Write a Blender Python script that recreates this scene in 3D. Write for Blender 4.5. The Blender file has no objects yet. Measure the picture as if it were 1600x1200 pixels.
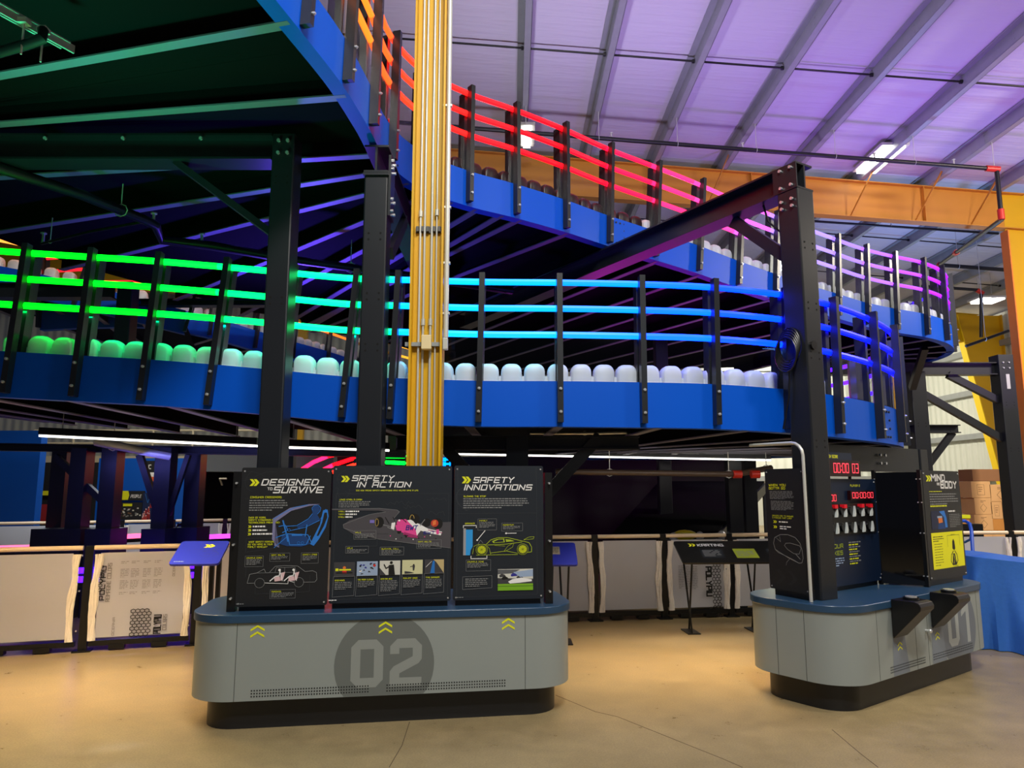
import bpy, bmesh, math, random
from mathutils import Vector, Matrix
V = Vector
random.seed(7)
S = bpy.context.scene
COL = S.collection
PI = math.pi

# ------------------------------------------------------------------ camera, world, lights, exposure
EYE = V((0, 0, 1.6)); TILT = math.radians(8.1); FPX = 1120.0
cam_data = bpy.data.cameras.new('camera'); cam_data.sensor_width = 36.0
cam_data.lens = 36.0 * FPX / 1600.0; cam_data.clip_end = 200
cam = bpy.data.objects.new('camera', cam_data); COL.objects.link(cam)
cam.location = EYE; cam.rotation_euler = (PI / 2 + TILT, 0, 0)
S.camera = cam
S.view_settings.view_transform = 'Standard'; S.view_settings.look = 'None'
S.view_settings.gamma = 1.0; S.view_settings.use_curve_mapping = False
S.view_settings.exposure = 0.0

def lin(r, g, b):
    f = lambda c: (c / 255) / 12.92 if c / 255 <= .04045 else ((c / 255 + .055) / 1.055) ** 2.4
    return (f(r), f(g), f(b), 1.0)

world = bpy.data.worlds.new('world'); S.world = world; world.use_nodes = True
world.node_tree.nodes['Background'].inputs[0].default_value = (.62, .68, 1.0, 1)
world.node_tree.nodes['Background'].inputs[1].default_value = 0.055

def lamp(name, loc, to, energy, col, size, size_y=None, spread=PI):
    l = bpy.data.lights.new(name, 'AREA'); l.energy = energy; l.color = col[:3]
    l.shape = 'RECTANGLE'; l.size = size; l.size_y = size_y or size; l.spread = spread
    o = bpy.data.objects.new(name, l); COL.objects.link(o); o.location = loc
    o.rotation_euler = (V(to) - V(loc)).to_track_quat('-Z', 'Y').to_euler()
    return o
WARM = (1.0, .70, .38); NEUT = (1.0, .90, .74); COOL = (.86, .94, 1.0)
# unseen high bay lamps, plus added fills for boxes, end wall and exhibit wall
lamp('high_bay_fill_lamp', (1.3, 1.0, 7.9), (1.3, 5.5, 1.5), 235, (1.0, .96, .90), 1.2, .6)
lamp('high_bay_fill_lamp', (7.4, 2.2, 7.6), (6.6, 5.5, 0), 260, NEUT, 1.2, .6)
lamp('high_bay_fill_lamp', (.6, -1.5, 8.3), (.3, 3.2, 0), 430, (1.0, .96, .88), 1.2, .6)
lamp('high_bay_fill_lamp', (11.2, 8.2, 6.8), (9.6, 12.6, .6), 620, NEUT, 1.2, .6)
lamp('high_bay_fill_lamp', (10.0, 26.2, 7.0), (13.5, 29.9, 2), 700, NEUT, 1.2, .6)
lamp('high_bay_fill_lamp', (-7.2, 14.2, 6.2), (-8.5, 17, 1), 230, NEUT, 1.2, .6)
# unseen fills added under the decks for floor, film sheets and navy columns
lamp('under_deck_fill', (1.6, 6.75, 1.95), (1.6, 6.75, 0), 40, WARM, 1.9, .12, 1.8)
lamp('under_deck_fill', (2.2, 7.6, 1.93), (2.2, 8.3, .6), 11, (1, .93, .88), 2.6, .1)
lamp('under_deck_fill', (-4.4, 8.3, 1.9), (-4.4, 9.6, .9), 9, (.20, .20, 1.0), 2.4, .1)
lamp('high_bay_fill_lamp', (3.4, -6, 5.6), (.8, 5.5, 1.0), 36, COOL, 1.2, .6)  # added low frontal fill behind the visitor, for braces and boards
lamp('under_deck_fill', (-3.6, 5.9, 2.1), (-3.6, 6.0, 0), 72, WARM, 2.2, .12, 2.4)
lamp('under_deck_fill', (-6.6, 11.5, 2.4), (-6.6, 11.5, 0), 50, COOL, 2.5, .12)
# unseen colour lights added to tint the roof and the deck undersides
lamp('added_colour_wash', (6.2, 12.6, 4.4), (7.5, 13.5, 9), 115, (.40, .14, 1.0), .5)
lamp('added_colour_wash', (2.2, 10.4, 5.0), (3.4, 10.5, 9), 90, (.60, .42, 1.0), .5)
lamp('added_colour_wash', (9.8, 9.6, 3.0), (10.2, 10, 9), 115, (.42, .16, 1.0), .5)
lamp('added_colour_wash', (-.8, 10.2, 5.0), (1.0, 10.5, 9), 85, (.80, .76, .95), .5)
lamp('added_colour_wash', (10.4, 17.0, 4.2), (9.6, 17.4, 9), 130, (.22, .42, 1.0), .5)
lamp('added_colour_wash', (-2.6, 8.9, 2.5), (-2.6, 8.4, 4.4), 120, (.13, .06, 1.0), .4, None, 2.3)
lamp('added_colour_wash', (.6, 9.8, 2.5), (.0, 9.4, 4.3), 10, (.50, .05, .8), .4)
lamp('added_colour_wash', (-2.9, 3.9, 2.0), (-2.8, 3.9, 4.4), 50, (.02, .8, .34), .4, None, 2.0)
# added area lights under the lowest rail, boosting its colour on the barrier blocks
def strip(x0, y0, z0, x1, y1, z1, energy, col):
    l = bpy.data.lights.new('rail_glow_fill', 'AREA'); l.energy = energy; l.color = col; l.shape = 'RECTANGLE'
    d = V((x1 - x0, y1 - y0, z1 - z0)); l.size = d.length; l.size_y = .02
    o = bpy.data.objects.new('rail_glow_fill', l); COL.objects.link(o); o.location = ((x0 + x1) / 2, (y0 + y1) / 2 + .012, (z0 + z1) / 2)
    xa = d.normalized(); za = V((0, -.6, .8)); ya = za.cross(xa).normalized(); za = xa.cross(ya)
    o.rotation_euler = Matrix((xa, ya, za)).transposed().to_euler()
strip(-5.0, 5.47, 3.03, -3.45, 5.56, 2.95, 4.2, (.0, 1, .10))
strip(-3.4, 5.57, 2.94, -2.4, 5.62, 2.88, 3.4, (.0, 1, .28))
strip(-2.35, 5.62, 2.88, -.95, 5.63, 2.77, 4.4, (.0, 1, .70))
strip(-.9, 5.63, 2.77, .35, 5.62, 2.75, 2.6, (.05, .75, 1))
strip(.4, 5.62, 2.75, 2.6, 5.86, 2.72, 1.6, (.10, .35, 1))

# ------------------------------------------------------------------ helpers
def at(px, py, Y):
    u, v = px - 800.0, 600.0 - py; c, s = math.cos(TILT), math.sin(TILT)
    d = V((u, FPX * c - v * s, FPX * s + v * c))
    return EYE + d * (Y / d.y)
def atz(px, py, Z):
    u, v = px - 800.0, 600.0 - py; c, s = math.cos(TILT), math.sin(TILT)
    d = V((u, FPX * c - v * s, FPX * s + v * c))
    return EYE + d * ((Z - EYE.z) / d.z)

def wm(o):
    M = Matrix.Identity(4)
    while o: M = o.matrix_basis @ M; o = o.parent
    return M
class MB:
    def __init__(s): s.v = []; s.f = []; s.m = []; s.sm = []; s.mats = []; s.st = []
    def mi(s, mat):
        if mat is None: return 0
        if mat not in s.mats: s.mats.append(mat)
        return s.mats.index(mat)
    def add(s, vs, fs, mat=None, smooth=False, M=None):
        n = len(s.v); k = s.mi(mat); s.st.append((n, len(s.f)))
        s.v += [tuple(M @ V(p)) if M else tuple(p) for p in vs]
        for f in fs: s.f.append([i + n for i in f]); s.m.append(k); s.sm.append(smooth)
        return s
    def box(s, c, size, rz=0, M=None, mat=None):
        x, y, z = [q / 2 for q in size]; R = Matrix.Rotation(rz, 4, 'Z') if rz else Matrix.Identity(4)
        vs = [V(c) + R @ V((a * x, b * y, d * z)) for d in (-1, 1) for b in (-1, 1) for a in (-1, 1)]
        return s.add(vs, [(0, 2, 3, 1), (4, 5, 7, 6), (0, 1, 5, 4), (2, 6, 7, 3), (0, 4, 6, 2), (1, 3, 7, 5)], mat, False, M)
    def bb(s, p0, p1, M=None, mat=None):
        p0, p1 = V(p0), V(p1)
        return s.box((p0 + p1) / 2, [abs(q) for q in (p1 - p0)], 0, M, mat)
    def frame(s, a, b, up=(0, 0, 1)):
        a, b = V(a), V(b); d = (b - a).normalized(); up = V(up)
        if abs(d.dot(up)) > .98: up = V((0, 1, 0))
        r = d.cross(up).normalized(); return a, b, d, r, r.cross(d).normalized()
    def bar(s, a, b, w, h, up=(0, 0, 1), mat=None):
        a, b, d, r, u = s.frame(a, b, up)
        vs = [p + r * (i * w / 2) + u * (j * h / 2) for p in (a, b) for i, j in ((-1, -1), (1, -1), (1, 1), (-1, 1))]
        return s.add(vs, [(0, 1, 2, 3), (7, 6, 5, 4), (0, 4, 5, 1), (1, 5, 6, 2), (2, 6, 7, 3), (3, 7, 4, 0)], mat)
    def ibeam(s, a, b, w, h, t=.015, up=(0, 0, 1), mat=None):
        a, b, d, r, u = s.frame(a, b, up)
        s.bar(a + u * (h - t) / 2, b + u * (h - t) / 2, w, t, u, mat)
        s.bar(a - u * (h - t) / 2, b - u * (h - t) / 2, w, t, u, mat)
        return s.bar(a, b, t, h - 2 * t, u, mat)
    def prism(s, poly, z0, z1, M=None, mat=None, smooth=False):
        n = len(poly)
        vs = [(x, y, z0) for x, y in poly] + [(x, y, z1) for x, y in poly]
        s.add(vs, [list(range(n))[::-1], list(range(n, 2 * n))], mat, False, M)
        s.add(vs, [(i, (i + 1) % n, n + (i + 1) % n, n + i) for i in range(n)], mat, smooth, M)
        return s
    def tube(s, pts, r, n=8, mat=None, caps=True):
        pts = [V(p) for p in pts]; m = len(pts); vs = []; ref = None
        for i, p in enumerate(pts):
            d = (pts[min(i + 1, m - 1)] - pts[max(i - 1, 0)]).normalized()
            if ref is None: ref = V((0, 0, 1)) if abs(d.z) < .9 else V((1, 0, 0))
            e = (ref - d * ref.dot(d))
            if e.length < 1e-4: e = d.orthogonal()
            e.normalize(); ref = e; g = d.cross(e)
            rr = r[i] if isinstance(r, (list, tuple)) else r
            vs += [p + (e * math.cos(2 * PI * k / n) + g * math.sin(2 * PI * k / n)) * rr for k in range(n)]
        fs = [(i * n + k, i * n + (k + 1) % n, (i + 1) * n + (k + 1) % n, (i + 1) * n + k) for i in range(m - 1) for k in range(n)]
        s.add(vs, fs, mat, True)
        if caps: s.add(vs[:n] + vs[-n:], [list(range(n))[::-1], list(range(n, 2 * n))], mat)
        return s
    def cyl(s, a, b, r, n=12, mat=None): return s.tube([a, b], r, n, mat)
    def ball(s, c, r, n=10, mat=None, sc=(1, 1, 1)):
        vs = []; m = n // 2
        for i in range(m + 1):
            for k in range(n):
                t, p = PI * i / m, 2 * PI * k / n
                vs.append(V(c) + V((r * sc[0] * math.sin(t) * math.cos(p), r * sc[1] * math.sin(t) * math.sin(p), r * sc[2] * math.cos(t))))
        return s.add(vs, [(i * n + k, (i + 1) * n + k, (i + 1) * n + (k + 1) % n, i * n + (k + 1) % n) for i in range(m) for k in range(n)], mat, True)
    def stroke(s, pts, w, z=0.0, M=None, mat=None, closed=False):
        pts = [V((p[0], p[1], 0)) for p in pts]
        if closed: pts = pts + [pts[0]]
        for a, b in zip(pts[:-1], pts[1:]):
            d = b - a
            if d.length < 1e-7: continue
            d.normalize(); nn = V((-d.y, d.x, 0)) * (w / 2); e = d * (w * .42)
            q = [a - e - nn, b + e - nn, b + e + nn, a - e + nn]
            s.add([(p.x, p.y, z) for p in q], [(0, 1, 2, 3)], mat, False, M)
        return s
    def poly(s, pts, z=0.0, M=None, mat=None):
        a = sum(pts[i][0] * pts[(i + 1) % len(pts)][1] - pts[(i + 1) % len(pts)][0] * pts[i][1] for i in range(len(pts)))
        if a < 0: pts = pts[::-1]
        return s.add([(p[0], p[1], z) for p in pts], [list(range(len(pts)))], mat, False, M)
    def build(s, name, mat=None, parent=None, bevel=0, normals=True, local=False):
        me = bpy.data.meshes.new(name); me.from_pydata(s.v, [], s.f)
        ms = s.mats if s.mats else ([mat] if mat else [])
        for q in ms: me.materials.append(q)
        me.polygons.foreach_set('material_index', s.m if s.mats else [0] * len(s.f))
        me.polygons.foreach_set('use_smooth', s.sm)
        if normals:
            bm = bmesh.new(); bm.from_mesh(me); bmesh.ops.remove_doubles(bm, verts=bm.verts, dist=1e-6)
            bmesh.ops.recalc_face_normals(bm, faces=bm.faces); bm.to_mesh(me); bm.free()
        if any(s.sm): me.set_sharp_from_angle(angle=.7)
        me.update()
        o = bpy.data.objects.new(name, me); COL.objects.link(o)
        if parent:
            o.parent = parent
            if not local: me.transform(wm(parent).inverted())
        if bevel:
            b = o.modifiers.new('edge', 'BEVEL'); b.width = bevel; b.segments = 2; b.limit_method = 'ANGLE'; b.angle_limit = .7
        return o

def thing(name, label, cat, loc=(0, 0, 0), rz=0, group=None):
    o = bpy.data.objects.new(name, None); COL.objects.link(o); o.empty_display_size = .1
    o.location = loc; o.rotation_euler = (0, 0, rz)
    return tag(o, label, cat, group)
def tag(o, label, cat, group=None, kind=None):
    o['label'] = label; o['category'] = cat
    if group: o['group'] = group
    if kind: o['kind'] = kind
    return o
def struct(name, mb, mat, bevel=0):
    o = mb.build(name, mat, None, bevel); o['kind'] = 'structure'; return o
def copy_tree(o, parent=None):
    c = o.copy(); COL.objects.link(c)
    if parent: c.parent = parent
    for ch in o.children: copy_tree(ch, c)
    return c
def rrect(x0, y0, x1, y1, r, n=8):
    out = []
    for cx, cy, a in ((x1 - r, y0 + r, -PI / 2), (x1 - r, y1 - r, 0), (x0 + r, y1 - r, PI / 2), (x0 + r, y0 + r, PI)):
        out += [(cx + r * math.cos(a + PI / 2 * k / n), cy + r * math.sin(a + PI / 2 * k / n)) for k in range(n + 1)]
    return out
ORD = 'first second third fourth fifth sixth seventh eighth ninth tenth eleventh twelfth thirteenth fourteenth fifteenth sixteenth seventeenth eighteenth nineteenth twentieth'.split()
TENS = {2: 'twenty', 3: 'thirty', 4: 'forty', 5: 'fifty', 6: 'sixty', 7: 'seventy'}
def nth(i):
    i += 1
    if i <= 20: return ORD[i - 1]
    t, k = divmod(i, 10)
    return TENS[t] + '-' + ORD[k - 1] if k else TENS[t][:-1] + 'ieth'

# ------------------------------------------------------------------ materials
MATS = {}
def mat(name, rgb, rough=.5, metal=0, emit=None, es=1.0, spec=.5, noise=0, nscale=8, bump=0, coat=0):
    if name in MATS: return MATS[name]
    m = bpy.data.materials.new(name); m.use_nodes = True; nt = m.node_tree; b = nt.nodes['Principled BSDF']
    col = lin(*rgb)
    b.inputs['Base Color'].default_value = col; b.inputs['Roughness'].default_value = rough
    b.inputs['Metallic'].default_value = metal; b.inputs['Specular IOR Level'].default_value = spec
    if coat: b.inputs['Coat Weight'].default_value = coat
    if emit:
        b.inputs['Emission Color'].default_value = emit; b.inputs['Emission Strength'].default_value = es
    if noise or bump:
        tc = nt.nodes.new('ShaderNodeTexCoord'); nz = nt.nodes.new('ShaderNodeTexNoise')
        nz.inputs['Scale'].default_value = nscale; nz.inputs['Detail'].default_value = 5
        nt.links.new(tc.outputs['Object'], nz.inputs['Vector'])
        if noise:
            mx = nt.nodes.new('ShaderNodeMix'); mx.data_type = 'RGBA'
            mx.inputs[6].default_value = tuple(c * (1 - noise) for c in col[:3]) + (1,)
            mx.inputs[7].default_value = tuple(min(1, c * (1 + noise)) for c in col[:3]) + (1,)
            nt.links.new(nz.outputs['Fac'], mx.inputs[0]); nt.links.new(mx.outputs[2], b.inputs['Base Color'])
        if bump:
            bp = nt.nodes.new('ShaderNodeBump'); bp.inputs['Strength'].default_value = bump; bp.inputs['Distance'].default_value = .02
            nt.links.new(nz.outputs['Fac'], bp.inputs['Height']); nt.links.new(bp.outputs['Normal'], b.inputs['Normal'])
    MATS[name] = m; return m
def led(name, r, g, b, k=5.0):
    c = [q / 255 for q in (r, g, b)]
    l = lin(r, g, b); e = tuple((l[i] * k if c[i] > .98 else l[i]) for i in range(3)) + (1,)
    return mat(name, (20, 20, 20), .4, 0, e, 1.0)

BLACK = mat('black_painted_steel', (28, 31, 36), .34, .0, spec=.55, noise=.12, nscale=3)
BLACKB = mat('black_powder_coat', (14, 15, 17), .35)
NAVY = mat('navy_panel', (10, 27, 52), .35)
BLUE = mat('blue_fascia_paint', (0, 84, 206), .42, 0, spec=.22, noise=.05, nscale=1.2)
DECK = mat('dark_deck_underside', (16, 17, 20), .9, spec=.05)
JOIST = mat('lightened_joist_paint', (112, 112, 132), .45)
GALV = mat('galvanised_steel', (152, 158, 160), .45, .2, noise=.12, nscale=5)
ZINC = mat('zinc_conduit', (205, 207, 200), .35, .3)
YEL = mat('yellow_column_paint', (214, 166, 4), .45, noise=.05, nscale=4)
ORANGE = mat('yellow_orange_frame_paint', (194, 130, 34), .5, noise=.04, nscale=2)
WHITEP = mat('white_plastic', (226, 228, 232), .38)
DARKP = mat('dark_maroon_plastic', (44, 26, 28), .35)
BOLT = mat('bright_bolt', (215, 218, 220), .25, .6)
REDM = mat('red_coupling', (190, 40, 25), .4)
PIPE = mat('black_pipe', (22, 22, 26), .4, .2)
GREY = mat('grey_cabinet_laminate', (142, 150, 148), .45, noise=.03, nscale=2)
GREYD = mat('darker_grey_print', (104, 110, 108), .45)
TOPB = mat('slate_blue_countertop', (40, 70, 100), .3)
PLINTH = mat('black_plinth', (26, 27, 30), .4)
YPRINT = mat('yellow_print', (222, 226, 30), .5)
WPRINT = mat('white_print', (235, 235, 235), .5)
GPRINT = mat('grey_print', (128, 130, 132), .5)
DPRINT = mat('dim_grey_print', (62, 65, 70), .5)
BOARD = mat('charcoal_display_board', (27, 29, 33), .42)
BOARD2 = mat('dark_slate_display_board', (26, 33, 42), .42)
RAILC = mat('cream_top_rail', (238, 214, 180), .4)
FILM = mat('white_protective_film', (206, 206, 210), .38, noise=.03, nscale=3)
FILMF = mat('wrinkled_film_edge', (240, 232, 220), .45, noise=.08, nscale=22, bump=.5)
CARD = mat('brown_cardboard', (224, 174, 116), .75, noise=.05, nscale=6)
BLANKET = mat('blue_quilted_blanket', (40, 100, 182), .8, noise=.10, nscale=30, bump=.15)

def glassy():
    m = bpy.data.materials.new('clear_polycarbonate'); m.use_nodes = True; nt = m.node_tree
    for n in list(nt.nodes): nt.nodes.remove(n)
    out = nt.nodes.new('ShaderNodeOutputMaterial'); mx = nt.nodes.new('ShaderNodeMixShader')
    t = nt.nodes.new('ShaderNodeBsdfTransparent'); g = nt.nodes.new('ShaderNodeBsdfGlossy'); fr = nt.nodes.new('ShaderNodeFresnel')
    t.inputs[0].default_value = (.93, .95, .96, 1); g.inputs['Roughness'].default_value = .03; fr.inputs[0].default_value = 1.45
    ge = nt.nodes.new('ShaderNodeNewGeometry'); sb = nt.nodes.new('ShaderNodeMath'); sb.operation = 'SUBTRACT'; sb.inputs[0].default_value = 1
    mu = nt.nodes.new('ShaderNodeMath'); mu.operation = 'MULTIPLY'
    nt.links.new(ge.outputs['Backfacing'], sb.inputs[1]); nt.links.new(sb.outputs[0], mu.inputs[0]); nt.links.new(fr.outputs[0], mu.inputs[1])
    nt.links.new(mu.outputs[0], mx.inputs[0]); nt.links.new(t.outputs[0], mx.inputs[1]); nt.links.new(g.outputs[0], mx.inputs[2])
    nt.links.new(mx.outputs[0], out.inputs[0]); return m
CLEAR = glassy()

def film_mat():
    m = MATS['white_protective_film']; nt = m.node_tree; b = nt.nodes['Principled BSDF']; out = nt.nodes['Material Output']
    t = nt.nodes.new('ShaderNodeBsdfTranslucent'); t.inputs[0].default_value = (.8, .8, .85, 1); mx = nt.nodes.new('ShaderNodeMixShader'); mx.inputs[0].default_value = .3
    nt.links.new(b.outputs[0], mx.inputs[1]); nt.links.new(t.outputs[0], mx.inputs[2]); nt.links.new(mx.outputs[0], out.inputs[0])
film_mat()
def floor_mat():
    m = mat('polished_concrete', (176, 150, 112), .3); nt = m.node_tree; b = nt.nodes['Principled BSDF']
    N = nt.nodes.new; L = nt.links.new
    tc = N('ShaderNodeTexCoord')
    def noise(sc, det, ro=.6):
        n = N('ShaderNodeTexNoise'); n.inputs['Scale'].default_value = sc; n.inputs['Detail'].default_value = det
        n.inputs['Roughness'].default_value = ro; L(tc.outputs['Object'], n.inputs['Vector']); return n
    big, mid, fine = noise(.55, 4), noise(5, 6, .7), noise(90, 3, .7)
    r1 = N('ShaderNodeValToRGB'); r1.color_ramp.elements[0].position = .3; r1.color_ramp.elements[1].position = .72
    r1.color_ramp.elements[0].color = lin(148, 131, 97); r1.color_ramp.elements[1].color = lin(177, 157, 117)
    L(big.outputs['Fac'], r1.inputs[0])
    r2 = N('ShaderNodeValToRGB'); r2.color_ramp.elements[0].position = .3; r2.color_ramp.elements[1].position = .7
    r2.color_ramp.elements[0].color = (.80, .80, .80, 1); r2.color_ramp.elements[1].color = (1.06, 1.06, 1.06, 1)
    L(mid.outputs['Fac'], r2.inputs[0])
    m1 = N('ShaderNodeMix'); m1.data_type = 'RGBA'; m1.blend_type = 'MULTIPLY'; m1.inputs[0].default_value = 1
    L(r1.outputs[0], m1.inputs[6]); L(r2.outputs[0], m1.inputs[7])
    r3 = N('ShaderNodeValToRGB'); r3.color_ramp.elements[0].position = .34; r3.color_ramp.elements[1].position = .66
    r3.color_ramp.elements[0].color = (.72, .72, .70, 1); r3.color_ramp.elements[1].color = (1.12, 1.12, 1.1, 1)
    L(fine.outputs['Fac'], r3.inputs[0])
    m2 = N('ShaderNodeMix'); m2.data_type = 'RGBA'; m2.blend_type = 'MULTIPLY'; m2.inputs[0].default_value = .8
    L(m1.outputs[2], m2.inputs[6]); L(r3.outputs[0], m2.inputs[7]); L(m2.outputs[2], b.inputs['Base Color'])
    rr = N('ShaderNodeMapRange'); rr.inputs[3].default_value = .2; rr.inputs[4].default_value = .42
    L(mid.outputs['Fac'], rr.inputs[0]); L(rr.outputs[0], b.inputs['Roughness'])
    return m
def ceil_mat():
    m = mat('white_insulation_facing', (205, 205, 212), .55); nt = m.node_tree; b = nt.nodes['Principled BSDF']
    N = nt.nodes.new; L = nt.links.new
    tc = N('ShaderNodeTexCoord'); mp = N('ShaderNodeMapping'); mp.inputs['Scale'].default_value = (.6, 5, 1)
    n = N('ShaderNodeTexNoise'); n.inputs['Scale'].default_value = 1.6; n.inputs['Detail'].default_value = 5
    L(tc.outputs['Object'], mp.inputs[0]); L(mp.outputs[0], n.inputs['Vector'])
    bp = N('ShaderNodeBump'); bp.inputs['Strength'].default_value = .35; bp.inputs['Distance'].default_value = .06
    L(n.outputs['Fac'], bp.inputs['Height']); L(bp.outputs[0], b.inputs['Normal'])
    return m
def siding_mat():
    m = mat('ribbed_wall_siding', (208, 214, 204), .5); nt = m.node_tree; b = nt.nodes['Principled BSDF']
    N = nt.nodes.new; L = nt.links.new
    tc = N('ShaderNodeTexCoord'); sp = N('ShaderNodeSeparateXYZ'); ad = N('ShaderNodeMath'); ad.operation = 'ADD'
    L(tc.outputs['Object'], sp.inputs[0]); L(sp.outputs[0], ad.inputs[0]); L(sp.outputs[1], ad.inputs[1])
    mu = N('ShaderNodeMath'); mu.operation = 'MULTIPLY'; mu.inputs[1].default_value = 18.0; L(ad.outputs[0], mu.inputs[0])
    si = N('ShaderNodeMath'); si.operation = 'SINE'; L(mu.outputs[0], si.inputs[0])
    bp = N('ShaderNodeBump'); bp.inputs['Strength'].default_value = .6; bp.inputs['Distance'].default_value = .03
    L(si.outputs[0], bp.inputs['Height']); L(bp.outputs[0], b.inputs['Normal'])
    return m
# ------------------------------------------------------------------ the hall
struct('floor', MB().box((0, 12, -.05), (60, 52, .1)), floor_mat())
cracks = MB()
for pts in ([(868, 1086), (930, 1112), (965, 1120), (1130, 1186), (1160, 1199)], [(640, 1128), (628, 1165), (608, 1199)],
            [(1300, 1140), (1345, 1178), (1372, 1199)]):
    P = [atz(px, py, 0) for px, py in pts]
    for a, b in zip(P[:-1], P[1:]): cracks.bar(a + V((0, 0, .0005)), b + V((0, 0, .0005)), .005, .001)
o = cracks.build('trim_1', mat('dark_joint', (92, 78, 58), .7)); o['kind'] = 'structure'
ROOF = lambda x: 9.1 - .083 * x
def roofslab(x0, x1, y0, y1, t=.06):
    m = MB(); vs = [(x, y, ROOF(x) + d) for d in (0, t) for x, y in ((x0, y0), (x1, y0), (x1, y1), (x0, y1))]
    return m.add(vs, [(0, 1, 2, 3), (7, 6, 5, 4), (0, 4, 5, 1), (1, 5, 6, 2), (2, 6, 7, 3), (3, 7, 4, 0)])
struct('ceiling', roofslab(-24, 17.3, -6, 30.2), ceil_mat())
SID = siding_mat()
wb = MB().bb((-24, 30, 0), (17.3, 30.2, 7.66)); vs = [(-24, 30, 7.66), (17.3, 30, 7.66), (-24, 30, 11.09), (-24, 30.2, 7.66), (17.3, 30.2, 7.66), (-24, 30.2, 11.09)]
wb.add(vs, [(0, 1, 2), (3, 5, 4), (0, 2, 5, 3), (1, 4, 5, 2)])
struct('wall_back', wb, SID)
struct('wall_right', MB().bb((17.1, -6, 0), (17.3, 30, 7.6)), SID)
struct('wall_left', MB().bb((-24.2, -6, 0), (-24, 30, 11.0)), mat('blue_wall_paint', (0, 70, 170), .6))

# purlins: galvanised zee sections along the depth of the hall
xs = [(.206, 0), (1.6, 1), (3.1, 2), (4.6, 3), (6.1, 4), (7.6, 5), (9.1, 6), (10.6, 7), (12.1, 8), (13.6, 9), (15.1, 10)]
desc = ['nearest the yellow conduit column', 'second to the right of the yellow conduit column', 'third right of the yellow conduit column',
        'above the tall black portal frame', 'just right of the tall black portal frame', 'with a hanging lamp cable',
        'above the lit twin-tube lamp', 'first beyond the lit twin-tube lamp', 'second beyond the lit twin-tube lamp', 'third beyond the lit twin-tube lamp', 'last before the right wall']
for x, k in xs:
    m = MB(); zt = ROOF(x) - .005; zc = zt - .12; sl = 1
    y0, y1 = -2, 29.9
    # web, two flanges and lips
    m.bb((x - .004, y0, zt - .23), (x + .004, y1, zt - .01))
    m.bb((x, y0, zt - .24), (x + .11, y1, zt - .232)); m.bb((x - .11, y0, zt - .01), (x, y1, zt - .003))
    m.bb((x + .103, y0, zt - .24), (x + .11, y1, zt - .21))
    for yy in range(1, 28, 3):
        m.cyl((x - .009, yy, zt - .06), (x + .009, yy, zt - .06), .018, 8); m.cyl((x - .009, yy, zt - .17), (x + .009, yy, zt - .17), .018, 8)
    o = m.build('roof_purlin', GALV); tag(o, 'galvanised steel roof purlin ' + desc[k], 'purlin', 'roof purlins')

def rafter(name, Y, x0, x1, d0, d1, m_, label, stiff, tabs):
    root = thing(name, label, 'rafter', (x0, Y, ROOF(x0) - .25))
    up = V((.083, 0, 1)).normalized()
    zt = lambda x: ROOF(x) - .26
    dd = lambda x: d0 + (d1 - d0) * (x - x0) / (x1 - x0)
    m = MB()
    for z in ('t', 'b'):
        f = (lambda x: zt(x)) if z == 't' else (lambda x: zt(x) - dd(x))
        m.bar((x0, Y, f(x0)), (x1, Y, f(x1)), .22, .02)
    vs = [(x, Y + s_, z) for s_ in (-.006, .006) for x, z in ((x0, zt(x0)), (x1, zt(x1)), (x1, zt(x1) - dd(x1)), (x0, zt(x0) - dd(x0)))]
    m.add(vs, [(0, 1, 2, 3), (7, 6, 5, 4)])
    m.build('web_and_flanges', m_, root)
    for x in stiff:
        MB().bb((x - .008, Y - .1, zt(x) - dd(x) + .01), (x + .008, Y + .1, zt(x) - .01)).build('stiffener', m_, root)
    for x in tabs:   # flange braces up to the purlins
        MB().bar((x - .14, Y - .1, zt(x) - dd(x) + .02), (x + .2, Y - .62, zt(x) + .1), .06, .008, (1, 0, 0)).build('flange_brace', m_, root)
    return root
rafter('roof_rafter', 15.0, -20, 11.2, .95, .80, ORANGE, 'yellow-orange steel rafter crossing behind the black portal frame', [-1.5, 3.0, 5.25, 9.0], [4.4, 7.5, 8.9, 10.1])
rafter('roof_rafter', 24.4, -20, 16.2, 1.7, 1.0, mat('yellow_far_frame_paint', (206, 170, 20), .5), 'yellow steel rafter at the far end seen under the green rails', [0, 6], [])

# orange column at the right edge
root = thing('building_column', 'yellow-orange steel building column at the right edge below the rafter', 'column', (11.1, 15, 0))
MB().bb((10.72, 14.88, 0), (10.745, 15.12, ROOF(10.9) - 1.1)).build('inner_flange', mat('orange_flange_paint', (224, 128, 44), .5), root)
MB().bb((10.745, 14.99, 0), (11.75, 15.01, ROOF(11.2) - .25)).build('web', YEL, root)
MB().bb((11.75, 14.88, 0), (11.775, 15.12, ROOF(11.7) - .25)).build('outer_flange', ORANGE, root)
# far tapered yellow column
root = thing('building_column', 'wide tapered yellow building column rising behind the cardboard boxes', 'column', (16, 24.4, 0))
zt = ROOF(16.2)
xi = lambda z: 16.75 - 1.32 * (z / zt) ** 1.0
m = MB(); poly = [(xi(0), 0), (16.95, 0), (16.95, zt - .28), (xi(zt), zt - .28)]
m.add([(x, y, z) for y in (24.39, 24.41) for x, z in poly], [(0, 1, 2, 3), (7, 6, 5, 4)])
m.build('web', YEL, root)
MB().bar((xi(0), 24.4, 0), (xi(zt), 24.4, zt - .28), .3, .03, (1, 0, 0)).build('inner_flange', mat('bright_yellow_flange', (250, 214, 10), .5), root)
MB().bb((16.95, 24.25, 0), (16.98, 24.55, zt - .28)).build('outer_flange', YEL, root)
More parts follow.
